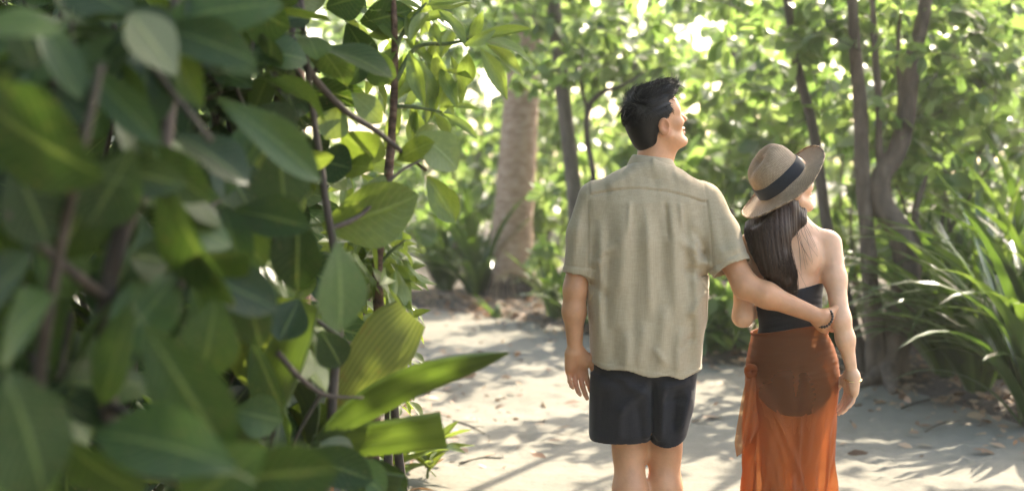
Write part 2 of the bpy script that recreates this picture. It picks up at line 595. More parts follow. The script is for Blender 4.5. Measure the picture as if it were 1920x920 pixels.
xs = spaced(0, 0, -9, 12, .09, ([-150, -60, -30, -15], [13, 18, 30, 60, 150]))
ys = spaced(0, 0, -4, 27, .09, ([-60, -20, -8], [30, 40, 70, 150]))
X, Y, Q = grid(xs, ys)
Z = ground_z(X, Y)
ground = part('ground', np.stack([X, Y, Z], 1), Q, M['soil'], kind='structure')
ground['label'] = 'dark forest floor of soil and dry leaves under the trees'
xs = np.concatenate((np.arange(-9, -2, .08), np.arange(-2, 4.2, .035)))
ys = np.concatenate((np.arange(-6, 4, .08), np.arange(4, 17.2, .035)))
X, Y, Q = grid(xs, ys)
d = poly_sd(np.stack([X, Y], 1), PATH)
Zp = -.004 + .010 * wob(X, Y) + .004 * wob(X * 3.1 + 4, Y * 2.7) - np.clip(d + .02, 0, 1) * .12
rsd = np.random.RandomState(19)
for _ in range(420):            # scuffs and old footprints
    cx_, cy_ = rsd.rand() * 5 - 1.2, 4.5 + rsd.rand() * 9.5
    an_ = rsd.randn() * .5
    m_ = (np.abs(X - cx_) < .4) & (np.abs(Y - cy_) < .4)
    dx, dy = X[m_] - cx_, Y[m_] - cy_
    u_, v_ = dx * math.cos(an_) + dy * math.sin(an_), -dx * math.sin(an_) + dy * math.cos(an_)
    q_ = np.sqrt((u_ / (.05 + .02 * rsd.rand())) ** 2 + (v_ / (.12 + .05 * rsd.rand())) ** 2)
    Zp[m_] += .009 * (-np.exp(-q_ ** 2) + .55 * np.exp(-((q_ - 1.5) / .45) ** 2))
keep = d < .45
kq = keep[Q].all(1)
Qk = Q[kq]
used = np.unique(Qk)
remap = -np.ones(len(X), int)
remap[used] = np.arange(len(used))
path = part('path', np.stack([X, Y, Zp], 1)[used], remap[Qk], M['sand'], kind='structure')
path['label'] = 'pale packed sand path curving left into the trees'


def gz(x, y):
    return float(ground_z(x, y)[0])


# ------------------------------------------------------------------ signed distance modelling
def unit(v):
    v = np.asarray(v, float)
    return v / np.linalg.norm(v)


class Solid:
    """a smooth body grown from blended capsules and ellipsoids"""

    def __init__(s):
        s.p = []

    def cone(s, a, ra, b, rb, k=.03, op='+'):
        a, b = np.asarray(a, float), np.asarray(b, float)
        s.p.append(('c', (a, b, ra, rb), k, op))

    def chain(s, pts, rs, k=.03):
        for i in range(len(pts) - 1):
            s.cone(pts[i], rs[i], pts[i + 1], rs[i + 1], k)

    def ell(s, c, r, R=None, k=.03, op='+'):
        s.p.append(('e', (np.asarray(c, float), np.asarray(r, float), np.eye(3) if R is None else np.asarray(R)), k, op))

    def fn(s, f, k=.03, op='+'):
        s.p.append(('f', f, k, op))

    def __call__(s, P):
        d = np.full(len(P), 9.0)
        lo, hi = P.min(0), P.max(0)
        small = (hi - lo).max() < .30
        for t, a, k, op in s.p:
            if small and t != 'f':      # skip what lies well away from this block of points
                if t == 'c':
                    rr = max(a[2], a[3])
                    b0, b1 = np.minimum(a[0], a[1]) - rr, np.maximum(a[0], a[1]) + rr
                else:
                    b0, b1 = a[0] - a[1].max(), a[0] + a[1].max()
                if (np.maximum(np.maximum(b0 - hi, lo - b1), 0)).max() > k + .03:
                    continue
            if t == 'c':
                A, B, ra, rb = a
                ba = B - A
                pa = P - A
                h = np.clip(pa @ ba / (ba @ ba + 1e-12), 0, 1)
                q = np.sqrt(((pa - h[:, None] * ba) ** 2).sum(1)) - (ra + (rb - ra) * h)
            elif t == 'e':
                c, r, R = a
                L = (P - c) @ R.T
                k0 = np.sqrt(((L / r) ** 2).sum(1))
                k1 = np.sqrt(((L / (r * r)) ** 2).sum(1)) + 1e-9
                q = k0 * (k0 - 1) / k1
            else:
                q = a(P)
            if op == '+':
                h = np.maximum(k - np.abs(d - q), 0) / k
                d = np.minimum(d, q) - h * h * k / 4
            elif op == '-':
                h = np.maximum(k - np.abs(d + q), 0) / k
                d = np.maximum(d, -q) + h * h * k / 4
            else:
                h = np.maximum(k - np.abs(d - q), 0) / k
                d = np.maximum(d, q) + h * h * k / 4
        return d


def surface(f, lo, hi, h, slack=1.9):
    """naive surface nets of f = 0 -> verts, quads"""
    lo, hi = np.asarray(lo, float), np.asarray(hi, float)
    B = 4
    nb = np.ceil((hi - lo) / (h * B)).astype(int) + 1
    n = nb * B
    ax = [lo[i] + (np.arange(nb[i]) * B + 1.5) * h for i in range(3)]
    G = np.stack(np.meshgrid(*ax, indexing='ij'), -1).reshape(-1, 3)
    dc = f(G)
    act = np.abs(dc) < B * h * slack
    D = np.repeat(np.repeat(np.repeat(dc.reshape(nb), B, 0), B, 1), B, 2).astype(np.float32)
    ai = np.argwhere(act.reshape(nb))
    off = np.stack(np.meshgrid(*[np.arange(B)] * 3, indexing='ij'), -1).reshape(-1, 3)
    key = (ai[:, 0] // 8) * 10000 + (ai[:, 1] // 8) * 100 + ai[:, 2] // 8
    order = np.argsort(key, kind='stable')
    bounds = np.concatenate(([0], np.nonzero(np.diff(key[order]))[0] + 1, [len(key)]))
    for b0, b1 in zip(bounds[:-1], bounds[1:]):
        ii = (ai[order[b0:b1]][:, None, :] * B + off[None]).reshape(-1, 3)
        D[ii[:, 0], ii[:, 1], ii[:, 2]] = f(lo + ii * h)
    S = (D < 0).astype(np.int8)
    c = sum(S[a:n[0] - 1 + a, b:n[1] - 1 + b, e:n[2] - 1 + e] for a in (0, 1) for b in (0, 1) for e in (0, 1))
    cells = np.argwhere((c > 0) & (c < 8))
    vid = -np.ones(n - 1, np.int32)
    vid[cells[:, 0], cells[:, 1], cells[:, 2]] = np.arange(len(cells))
    acc = np.zeros((len(cells), 3))
    cnt = np.zeros(len(cells))
    corner = [np.array((a, b, e)) for a in (0, 1) for b in (0, 1) for e in (0, 1)]
    for a in corner:
        for axis in range(3):
            if a[axis]:
                continue
            b = a.copy()
            b[axis] = 1
            ca, cb = cells + a, cells + b
            va = D[ca[:, 0], ca[:, 1], ca[:, 2]]
            vb = D[cb[:, 0], cb[:, 1], cb[:, 2]]
            m = (va < 0) != (vb < 0)
            t = va[m] / (va[m] - vb[m])
            pt = np.repeat(a[None].astype(float), m.sum(), 0)
            pt[:, axis] = t
            acc[m] += pt
            cnt[m] += 1
    V = lo + (cells + acc / cnt[:, None]) * h
    quads = []
    for axis in range(3):
        u, v = (axis + 1) % 3, (axis + 2) % 3
        sl0 = [slice(None)] * 3
        sl1 = [slice(None)] * 3
        sl0[axis] = slice(0, n[axis] - 1)
        sl1[axis] = slice(1, n[axis])
        E = S[tuple(sl0)] - S[tuple(sl1)]
        e = np.argwhere(E != 0)
        e = e[(e[:, u] > 0) & (e[:, v] > 0) & (e[:, u] < n[u] - 1) & (e[:, v] < n[v] - 1)]
        sg = E[e[:, 0], e[:, 1], e[:, 2]]
        def cell(du, dv):
            q = e.copy()
            q[:, u] -= du
            q[:, v] -= dv
            return vid[q[:, 0], q[:, 1], q[:, 2]]
        q = np.stack([cell(1, 1), cell(0, 1), cell(0, 0), cell(1, 0)], 1)
        q[sg < 0] = q[sg < 0][:, ::-1]
        quads.append(q)
    Qd = np.vstack(quads)
    Qd = Qd[(Qd >= 0).all(1)]
    return V, Qd


def face_normals(V, Qd):
    n = np.cross(V[Qd[:, 2]] - V[Qd[:, 0]], V[Qd[:, 3]] - V[Qd[:, 1]])
    return n / (np.linalg.norm(n, axis=1)[:, None] + 1e-12)


def relax(V, Qd, it=2, lam=.5):
    for _ in range(it):
        acc = np.zeros_like(V)
        cnt = np.zeros(len(V))
        for a, b in ((0, 1), (1, 2), (2, 3), (3, 0)):
            np.add.at(acc, Qd[:, a], V[Qd[:, b]])
            np.add.at(acc, Qd[:, b], V[Qd[:, a]])
            np.add.at(cnt, Qd[:, a], 1)
            np.add.at(cnt, Qd[:, b], 1)
        V = V * (1 - lam) + lam * acc / cnt[:, None]
    return V


def prune(V, Qd, kill):
    Qd = Qd[~kill]
    u = np.unique(Qd)
    r = -np.ones(len(V), int)
    r[u] = np.arange(len(u))
    return V[u], r[Qd]


# ------------------------------------------------------------------ people
PXM = F / 5.0


def mp(px, py, y=0.0, x0=0.0):
    """photograph pixel -> world point on the couple's plane, y metres behind (+) or in front (-) of it"""
    p = W(px, py, 5.0)
    p[1] += y
    return p


def hand(S, wrist, axis, palm, thumb_side, curls, size=1.0, spread=.06, thumb_in=.35):
    """palm and five bent fingers; returns finger tips. palm = direction the palm faces, thumb_side = direction of the thumb"""
    axis = unit(axis)
    palm = unit(np.asarray(palm, float) - axis * np.dot(palm, axis))
    side = np.cross(axis, palm)
    if np.dot(side, thumb_side) < 0:
        side = -side
    s = size
    mc = [.088, .090, .084, .076]
    off = [.030, .010, -.011, -.030]
    seg = [(.043, .026, .020), (.047, .029, .021), (.044, .027, .020), (.034, .021, .018)]
    rad = [.0094, .0096, .0091, .0080]
    tips = []
    for i in range(4):
        b0 = wrist + side * off[i] * .55 * s + axis * .008 * s
        k0 = wrist + side * off[i] * s + axis * mc[i] * s
        S.cone(b0, .016 * s, k0, .0118 * s, .018)
    S.cone(wrist + axis * .015 * s + side * .012 * s, .019 * s, wrist + axis * .05 * s + side * .030 * s + palm * .010 * s, .016 * s, .02)
    S.cone(wrist + axis * .015 * s - side * .014 * s, .018 * s, wrist + axis * .055 * s - side * .024 * s + palm * .006 * s, .014 * s, .02)
    for i in range(4):
        p0 = wrist + side * off[i] * s + axis * mc[i] * s
        ang = 0.0
        dr0 = unit(axis + side * off[i] / .03 * spread)
        pts, rs = [p0], [rad[i] * 1.08 * s]
        for j in range(3):
            ang += curls[i] * (1.0, 1.25, .8)[j]
            dr = dr0 * math.cos(ang) + palm * math.sin(ang)
            p0 = p0 + dr * seg[i][j] * s
            pts.append(p0)
            rs.append(rad[i] * (1.0, .92, .80)[j] * s)
        S.chain(pts, rs, .004)
        tips.append(p0)
    t0 = wrist + axis * .018 * s + side * .026 * s + palm * .006 * s
    t1 = t0 + (axis * .60 + side * .62 + palm * .22) * .042 * s
    t2 = t1 + unit(axis * .9 + side * (.45 - thumb_in) + palm * .25) * .033 * s
    t3 = t2 + unit(axis * .95 + side * (.25 - thumb_in) + palm * .30) * .027 * s
    S.chain([t0, t1, t2, t3], [.016 * s, .0125 * s, .0108 * s, .0085 * s], .010)
    return tips


def head_frame(yaw, pitch, roll=0.0):
    """columns: forward, right, up of a head that faces +Y turned by yaw to the right and pitched up"""
    f0 = np.array([math.sin(yaw), math.cos(yaw), 0])
    r = np.array([math.cos(yaw), -math.sin(yaw), 0])
    u0 = np.array([0, 0, 1.0])
    f = f0 * math.cos(pitch) + u0 * math.sin(pitch)
    u = u0 * math.cos(pitch) - f0 * math.sin(pitch)
    r2 = r * math.cos(roll) + u * math.sin(roll)
    u2 = u * math.cos(roll) - r * math.sin(roll)
    return f, r2, u2


def head(S, c, fr, s=1.0, fem=0.0):
    f, r, u = fr
    R = np.stack([f, r, u])
    L = lambda a, b, e: c + (f * a + r * b + u * e) * s
    E = lambda q, rr, k=.02, op='+': S.ell(L(*q), np.array(rr) * s, R, k * s, op)
    E((-.006, 0, .032), (.099, .077, .090))
    E((.036, 0, -.030), (.057, .057 - .003 * fem, .082), .03)
    for sg in (-1, 1):
        S.cone(L(.008, sg * .054, -.055), .017 * s, L(.072, sg * .017, -.104), .016 * s, .03 * s)
        E((.062, sg * .043, -.022), (.026, .023, .020), .025)
        S.cone(L(.088, sg * .012, .020), .010 * s, L(.074, sg * .047, .016), .010 * s, .02 * s)
    E((.083, 0, -.104), (.017, .019, .015), .014)
    E((.055, 0, .045), (.043, .060, .050), .03)
    for sg in (-1, 1):
        E((.099, sg * .032, .000), (.014, .018, .012), .014, '-')
    S.cone(L(.090, 0, .008), .0085 * s, L(.117, 0, -.031), .0098 * s, .009 * s)
    for sg in (-1, 1):
        E((.100, sg * .011, -.036), (.010, .007, .007), .006)
    E((.093, 0, -.061), (.012, .021, .0070), .005)
    E((.090, 0, -.0760), (.012, .018, .0078), .005)
    E((.103, 0, -.0685), (.012, .020, .0016), .003, '-')
    for sg in (-1, 1):
        # ear: helix ring, lobe and a hollow concha
        a = .20
        Re = np.stack([f * math.cos(a) - u * math.sin(a), unit(r * sg + f * -.35), u * math.cos(a) + f * math.sin(a)])
        S.ell(L(-.010, sg * .083, -.012), np.array((.0205, .0075, .034)) * s, Re, .005 * s)
        S.ell(L(-.006, sg * .092, -.008), np.array((.0120, .0085, .020)) * s, Re, .003 * s, '-')
        S.ell(L(.004, sg * .078, -.014), np.array((.006, .006, .008)) * s, Re, .005 * s)


def strands(curves, r0, r1, mat_rnd=None):
    """list of (n,3) polylines -> thin three-sided tubes as one mesh (V, quads)"""
    Vs, Qs, o = [], [], 0
    for C in curves:
        n = len(C)
        T = np.gradient(C, axis=0)
        T /= np.linalg.norm(T, axis=1)[:, None] + 1e-9
        a = np.cross(T, np.array([.3, .9, .25]))
        a /= np.linalg.norm(a, axis=1)[:, None] + 1e-9
        b = np.cross(T, a)
        rr = np.linspace(r0, r1, n)[:, None]
        ring = [C + rr * (a * math.cos(t) + b * math.sin(t)) for t in (0, 2.094, 4.189)]
        V = np.stack(ring, 1).reshape(-1, 3)
        i = np.arange(n - 1) * 3
        for s in range(3):
            Qs.append(np.stack([i + s, i + (s + 1) % 3, i + 3 + (s + 1) % 3, i + 3 + s], 1) + o)
        Vs.append(V)
        o += len(V)
    return np.vstack(Vs), np.vstack(Qs)


def seg_field(P, segs):
    """sum of soft ridges along pixel segments (x0,y0,x1,y1,width_px,amp_m) on the couple's plane"""
    px = 960 + P[:, 0] / 5.0 * F
    py = HOR + (CAMZ - P[:, 2]) / 5.0 * F
    out = np.zeros(len(P))
    for x0, y0, x1, y1, w, a in segs:
        ex, ey = x1 - x0, y1 - y0
        t = ((px - x0) * ex + (py - y0) * ey) / (ex * ex + ey * ey)
        tc = np.clip(t, 0, 1)
        d2 = (px - x0 - tc * ex) ** 2 + (py - y0 - tc * ey) ** 2
        out += a * np.exp(-d2 / (w * w)) * np.clip(np.sin(np.pi * np.clip(t, 0.02, .98)) * 1.6, 0, 1)
    return out


def pxz(P):
    return 960 + P[:, 0] / 5.0 * F, HOR + (CAMZ - P[:, 2]) / 5.0 * F


def sphere_mesh(c, r, nu=12, nv=8):
    V, Fc = [], []
    for j in range(nv + 1):
        ph = math.pi * j / nv
        for i in range(nu):
            th = 2 * math.pi * i / nu
            V.append(np.array(c) + r * np.array([math.sin(ph) * math.cos(th), math.sin(ph) * math.sin(th), math.cos(ph)]))
    for j in range(nv):
        for i in range(nu):
            Fc.append((j * nu + i, j * nu + (i + 1) % nu, (j + 1) * nu + (i + 1) % nu, (j + 1) * nu + i))
    return np.array(V), Fc


def bead_ring(c, axis, ra, n, r, squash=1.0, up=None):
    axis = unit(axis)
    a = unit(np.cross(axis, [0, 0, 1]) if up is None else np.cross(axis, up))
    b = np.cross(axis, a)
    return [sphere_mesh(c + ra * (math.cos(t) * a + squash * math.sin(t) * b), r, 8, 6) for t in np.linspace(0, 2 * math.pi, n, endpoint=False)]


def foot(S, ankle, fwd, s=1.0):
    fwd = unit(fwd)
    a = np.asarray(ankle, float)
    z0 = np.array([0, 0, 1.0])
    heel = a - fwd * .035 * s
    heel[2] = .034 * s
    ball = a + fwd * .125 * s
    ball[2] = .030 * s
    side = np.cross(fwd, z0)
    S.cone(a, .036 * s, heel, .030 * s, .03)
    for o in (-.024, 0, .024):
        S.cone(heel + z0 * .012, .028 * s, ball + side * o * s, .020 * s, .03)
    S.cone(a, .034 * s, ball + z0 * .01, .022 * s, .04)
    for i, o in enumerate((-.034, -.017, 0, .016, .031)):
        b = ball + side * o * s
        b[2] = .018
        S.cone(b, .013 * s, b + fwd * (.045 - .004 * i) * s, .010 * s, .006)


# ---- the man --------------------------------------------------------------------------------------
MAN = np.array([(1205 - 960) / F * 5, 5.0, 0.0])
S = Solid()
mfr = head_frame(math.radians(70), math.radians(21), math.radians(-3))
mhc = mp(1229, 229, .01)
head(S, mhc, mfr, .965)
f_, r_, u_ = mfr
S.cone(mhc - f_ * .022 - u_ * .055, .053, mp(1224, 318, .015), .062, .03)
S.cone(mhc + f_ * .012 - u_ * .085, .043, mp(1236, 315, .055), .05, .03)
shl, shr = mp(1112, 384), mp(1326, 386)
S.cone(mp(1222, 336, .0), .05, mp(1130, 374, .0), .040, .03)
S.cone(mp(1222, 336, .0), .05, mp(1314, 376, .0), .040, .03)
S.ell(mp(1216, 440, .02), (.165, .115, .22), None, .05)
S.ell(mp(1210, 570, .02), (.145, .10, .16), None, .06)
S.ell(mp(1205, 650, .01), (.165, .115, .13), None, .06)
# left arm hangs, the palm turned back
elb = mp(1078, 542, -.015)
wrl = mp(1078, 656, -.005)
S.chain([shl, mp(1092, 455, -.01), elb], [.048, .047, .038], .03)
S.chain([elb, mp(1076, 582, -.012), wrl], [.037, .0375, .0255], .03)
hand(S, wrl, mp(1084, 720, .03) - wrl, (.25, -1, 0), (1, 0, 0), (.26, .36, .46, .52), 1.0, .12, .28)
# right arm reaches round the woman's waist
elr = mp(1388, 531, -.115)
wrr = mp(1521, 586, -.150)
S.chain([shr, mp(1352, 455, -.05), elr], [.050, .050, .041], .03)
S.chain([elr, mp(1425, 547, -.13), wrr], [.041, .041, .026], .03)
wtgt = mp(1558, 612, -.066)
hand(S, wrr, wtgt - wrr, (.25, 1, .1), (.3, 0, 1), (.20, .20, .20, .18), 1.0, .07, .2)
# legs
for hx, kx, ax, ky, ay in ((1165, 1181, 1180, .02, -.03), (1248, 1249, 1247, .04, .06)):
    hip, kn, an = mp(hx, 650, .01), mp(kx, 846, ky), mp(ax, 1072, ay)
    S.chain([hip, mp((hx * .5 + kx * .5), 745, .015), kn], [.092, .080, .056], .04)
    S.chain([kn, kn * .68 + an * .32 + np.array([0, -.016, 0]), kn * .35 + an * .65 + np.array([0, -.008, 0]), an], [.053, .057, .044, .034], .03)
    S.cone(kn + np.array([0, .035, 0]), .035, kn + np.array([0, .02, -.04]), .04, .03)
    foot(S, an, (0.05, 1, 0), 1.05)
V, Q = surface(S, MAN + (-.40, -.32, -.02), MAN + (.76, .30, 1.86), .0038)
V = relax(V, Q, 1, .4)
bl = np.zeros(len(V))
for c_, rr_, a_ in ((mhc + .965 * (f_ * .095 - u_ * .069), .014, .55), (mhc + .965 * (r_ * .085 - f_ * .008 - u_ * .012), .022, .30), (mp(1085, 715, 0), .05, .35), (mp(1550, 618, -.08), .04, .2)):
    bl = np.maximum(bl, a_ * np.exp(-((V - c_) ** 2).sum(1) / rr_ ** 2))
man = thing('person', 'person in beige shirt and black shorts looking up, arm around the other', 'person', MAN, 'couple walking on the path')
part('body', V, Q, M['skin_m'], man, rnd=bl)


def face_bits(par, c, fr, s, hairmat, brow=True):
    f, r, u = fr
    L = lambda a, b, e: c + (f * a + r * b + u * e) * s
    for sg in (-1, 1):
        V, Fc = sphere_mesh(L(.0815, sg * .032, .001), .0115 * s)
        e = part('eye', V, Fc, M['white'], par)
        V, Fc = sphere_mesh(L(.0885, sg * .033, .001), .0058 * s, 8, 6)
        part('iris', V, Fc, M['bead'], e)
        pts = [L(.0985, sg * .014, .021), L(.096, sg * .032, .028), L(.084, sg * .052, .021)]
        V, Fc, uv = tube(pts, [.0025 * s, .0034 * s, .0014 * s], 6, 8)
        part('eyebrow', V, Fc, hairmat, par)


face_bits(man, mhc, mfr, .965, M['hair_m'])

# short black hair, swept up at the front
H = Solid()
sL = .965
hL = lambda a, b, e: mhc + (f_ * a + r_ * b + u_ * e) * sL
Rm = np.stack([f_, r_, u_])
H.ell(hL(-.010, 0, .040), np.array((.104, .0835, .094)) * sL, Rm)
H.ell(hL(-.062, 0, -.020), np.array((.046, .062, .062)) * sL, Rm, .03)
H.ell(hL(-.056, 0, -.058), np.array((.034, .048, .036)) * sL, Rm, .03)
for b in (-.04, -.013, .013, .04):
    H.cone(hL(-.02, b, .098), .028 * sL, hL(.062, b * .85, .100), .025 * sL, .03)
    H.cone(hL(.062, b * .85, .100), .025 * sL, hL(.088, b * .75, .106), .014 * sL, .02)
rel = lambda P: ((P - mhc) @ f_ / sL, (P - mhc) @ r_ / sL, (P - mhc) @ u_ / sL)


def cut_face(P):
    a, b, e = rel(P)
    return np.maximum(.064 - a + np.clip(e - .045, -.1, .03) * .35, e - .082 + .25 * np.clip(a - .07, 0, 1))


def cut_side(P):
    a, b, e = rel(P)
    return np.maximum(np.maximum(-.018 - a, e - .012 - .55 * np.clip(a - .018, -.1, 1)), -(np.abs(b) - .03))


def cut_low(P):
    a, b, e = rel(P)
    return e + .088 - .35 * np.abs(b)


H.fn(cut_face, .006, '-')
H.fn(cut_side, .006, '-')
H.fn(lambda P: cut_low(P), .01, '-')
def hair_disp(P):
    a, b, e = rel(P)
    return .0022 * np.sin(150 * b + 40 * a + 6 * np.sin(60 * e)) * np.clip((e - .02) / .05, 0, 1)
HV, HQ = surface(lambda P: H(P) + hair_disp(P), mhc - .16, mhc + .19, .0035)
fn = face_normals(HV, HQ)
vn = np.zeros_like(HV)
for k in range(4):
    np.add.at(vn, HQ[:, k], fn)
vn /= np.linalg.norm(vn, axis=1)[:, None] + 1e-9
hair = part('hair', HV, HQ, M['hair_m'], man)
rs = np.random.RandomState(3)
a, b, e = rel(HV)
cur = []
cand = rs.permutation(len(HV))
for i in cand[:3800]:
    top = np.clip((e[i] - .03) / .07, 0, 1)
    back = np.clip((-a[i] - .03) / .05, 0, 1)
    if e[i] < -.098:
        continue
    flow = f_ * (.9 * top * (1 - back) - .1) + u_ * (.25 * top - .9 * (1 - top)) + r_ * .35 * rs.randn() * (.4 + .6 * top) - f_ * .2 * back
    n = vn[i]
    t = flow - n * np.dot(flow, n)
    if np.linalg.norm(t) < 1e-3:
        continue
    t = unit(t)
    L = (.016 + .020 * rs.rand()) * (.7 + .9 * top)
    ss = np.linspace(0, 1, 6)[:, None]
    lift = (.001 + .007 * top * rs.rand())
    curl = np.cross(n, t) * rs.randn() * .007
    C = HV[i] - n * .001 + t * L * ss + n * (lift * ss - (.004 + .009 * (1 - top) * 0 + L * L * 4.5 * (1 - .65 * top)) * ss ** 2) + curl * ss ** 2
    cur.append(C)
SV, SQ = strands(cur, .0013, .0004)
part('hair_strands', SV, SQ, M['hair_m'], hair, kind='stuff')

# ---- shirt
tab_y = np.array([330, 380, 430, 515, 600, 690, 720])
tab_l = np.array([1110, 1103, 1100, 1100, 1104, 1109, 1110])
tab_r = np.array([1318, 1328, 1330, 1328, 1325, 1314, 1311])


def tube_fn(P, ty, tl, tr, ty2, tb, tcy, nexp=2.6):
    px, py = pxz(P)
    l = np.interp(py, ty, tl)
    r = np.interp(py, ty, tr)
    b = np.interp(py, ty2, tb)
    cy = 5.0 + np.interp(py, ty2, tcy)
    u = (px - (l + r) / 2) / ((r - l) / 2)
    v = (P[:, 1] - cy) / b
    k = (np.abs(u) ** nexp + np.abs(v) ** nexp) ** (1 / nexp)
    return (k - 1) * np.minimum((r - l) / 2 / PXM, b) * .93


shirt_folds = [
    (1165, 385, 1158, 560, 11, .006), (1188, 400, 1182, 640, 10, -.005), (1206, 380, 1212, 600, 9, .007), (1232, 390, 1236, 560, 10, -.006),
    (1252, 384, 1262, 600, 10, .006), (1278, 395, 1283, 560, 9, -.006), (1296, 400, 1300, 640, 9, .006), (1140, 390, 1134, 620, 10, -.005),
    (1122, 400, 1122, 660, 8, .006), (1240, 560, 1228, 690, 11, .006), (1200, 590, 1192, 690, 11, .005), (1290, 580, 1285, 695, 10, -.006),
    (1150, 600, 1146, 685, 11, -.005), (1172, 610, 1168, 688, 9, .005), (1268, 600, 1262, 697, 9, .006),
    (1326, 500, 1262, 440, 9, .007), (1326, 520, 1270, 500, 9, -.007), (1326, 535, 1280, 590, 9, .006), (1320, 490, 1290, 420, 8, -.006),
    (1104, 500, 1150, 450, 9, .005), (1104, 520, 1140, 560, 9, -.005),
    (1100, 372, 1092, 470, 8, -.005), (1083, 400, 1072, 500, 8, .004), (1340, 395, 1352, 480, 9, -.005), (1362, 410, 1378, 485, 8, .004), (1335, 470, 1385, 455, 8, .004), (1330, 495, 1372, 490, 7, -.004),
    (1312, 486, 1286, 466, 5, -.004), (1310, 502, 1284, 496, 5, -.0035), (1314, 470, 1296, 446, 5, .004), (1116, 486, 1136, 470, 5, -.0035), (1240, 372, 1246, 450, 5, -.006), (1268, 376, 1272, 430, 4, .005), (1176, 372, 1172, 440, 5, .005), (1215, 640, 1245, 676, 7, .004), (1300, 620, 1262, 650, 6, -.004), (1190, 322, 1130, 350, 9, .004), (1255, 325, 1310, 350, 9, .004), (1225, 330, 1225, 352, 12, -.003),
]
T = Solid()
T.fn(lambda P: tube_fn(P, tab_y, tab_l, tab_r, [330, 380, 450, 600, 700], [.10, .128, .150, .150, .152], [.02, .012, .012, .012, .01]))


def shoulders(P):
    px, py = pxz(P)
    zl = np.where(px < 1222, 290 + (1222 - px) * .46, 290 + (px - 1222) * .50)
    yy = np.abs(P[:, 1] - 5.015)
    return ((zl - py) / PXM + 1.5 * yy ** 2) * .85


T.fn(shoulders, .05, 'x')
sl_l = Solid()
sl_l.chain([mp(1116, 374, .0), mp(1097, 440, -.008), mp(1085, 525, -.012)], [.064, .063, .059], .02)
sl_r = Solid()
sl_r.chain([mp(1322, 378, 0), mp(1345, 435, -.045), mp(1370, 520, -.11)], [.066, .068, .0685], .02)
pl_l = (mp(1081, 511, 0), unit(np.array([-.10, 0, -1.0])))
pl_r = (mp(1363, 500, -.09), unit(np.array([.42, -.28, -.86])))


def sleeve(sd, pl):
    return lambda P: np.maximum(sd(P), (P - pl[0]) @ pl[1])


T.fn(sleeve(sl_l, pl_l), .030)
T.fn(sleeve(sl_r, pl_r), .030)


def hem_y(px):
    return np.interp(px, [1100, 1110, 1160, 1230, 1270, 1312, 1330], [679, 681, 686, 697, 699, 692, 690])


def shirt_hem(P):
    px, py = pxz(P)
    return (py - hem_y(px) - 3 * np.sin(px * .09)) / PXM


T.fn(shirt_hem, .003, 'x')
# neck hole
T.fn(lambda P: Solid.__call__(NK, P), .008, '-')
NK = Solid()
NK.cone(mp(1224, 325, .022), .066, mp(1226, 250, .022), .082, .01)


def yoke_y(px):
    return 372 - 18 * np.clip(1 - ((px - 1205) / 105.0) ** 2, 0, 1) + .05 * (px - 1205)


def shirt(P):
    d = T(P)
    px, py = pxz(P)
    s = 1.5 * seg_field(P, shirt_folds)
    dz = (py - yoke_y(px)) / PXM
    back = (P[:, 1] < 5.0)
    s += np.where(back & (np.abs(px - 1214) < 108), .0035 * (1 / (1 + np.exp(dz / .0022)) - .5) - .0048 * np.exp(-(dz / .0042) ** 2), 0)
    s += .0004 * np.sin(px * .35 + 3 * np.sin(py * .03)) * np.exp(-(np.clip(dz, 0, 1) / .035) ** 2) * back
    # armhole seams
    for x0, x1 in ((1103, 1099), (1318, 1330)):
        sx = np.interp(py, [345, 515], [x0, x1])
        s -= .0030 * np.exp(-((px - sx) / 2.2) ** 2) * ((py > 340) & (py < 516)) * back
    for pl in (pl_l, pl_r):          # turned-up cuffs
        q = (P - pl[0]) @ pl[1]
        s += np.where((q > -.022) & (np.linalg.norm(P - pl[0], axis=1) < .11), .0022, 0) - .0020 * np.exp(-((q + .024) / .004) ** 2) * (np.linalg.norm(P - pl[0], axis=1) < .11)
    # double turned hem and side seam
    s += .0018 * (py > hem_y(px) - 8) * (px < 1340) * (px > 1095) * (py > 640)
    s += .0016 * np.sin(px * .11 + py * .021) * np.sin(py * .05 - px * .03)
    return d - s


V, Q = surface(shirt, MAN + (-.32, -.26, .70), MAN + (.40, .22, 1.60), .0045, 2.6)
fn = face_normals(V, Q)
ctr = V[Q].mean(1)
px, py = pxz(ctr)
kill = (fn[:, 2] < -.75) & (py > hem_y(px) - 14) & (px > 1098) & (px < 1330)
for pl in (pl_l, pl_r):
    kill |= (np.abs((ctr - pl[0]) @ pl[1]) < .006) & (fn @ pl[1] > .75) & (np.linalg.norm(ctr - pl[0], axis=1) < .12)
kill |= NK(ctr) < .0025
V, Q = prune(V, Q, kill)
shirt_o = part('shirt', V, Q, M['linen'], man, label='beige linen short-sleeved shirt')
md = shirt_o.modifiers.new('cloth_thickness', 'SOLIDIFY')
md.thickness = .0022
md.offset = -1
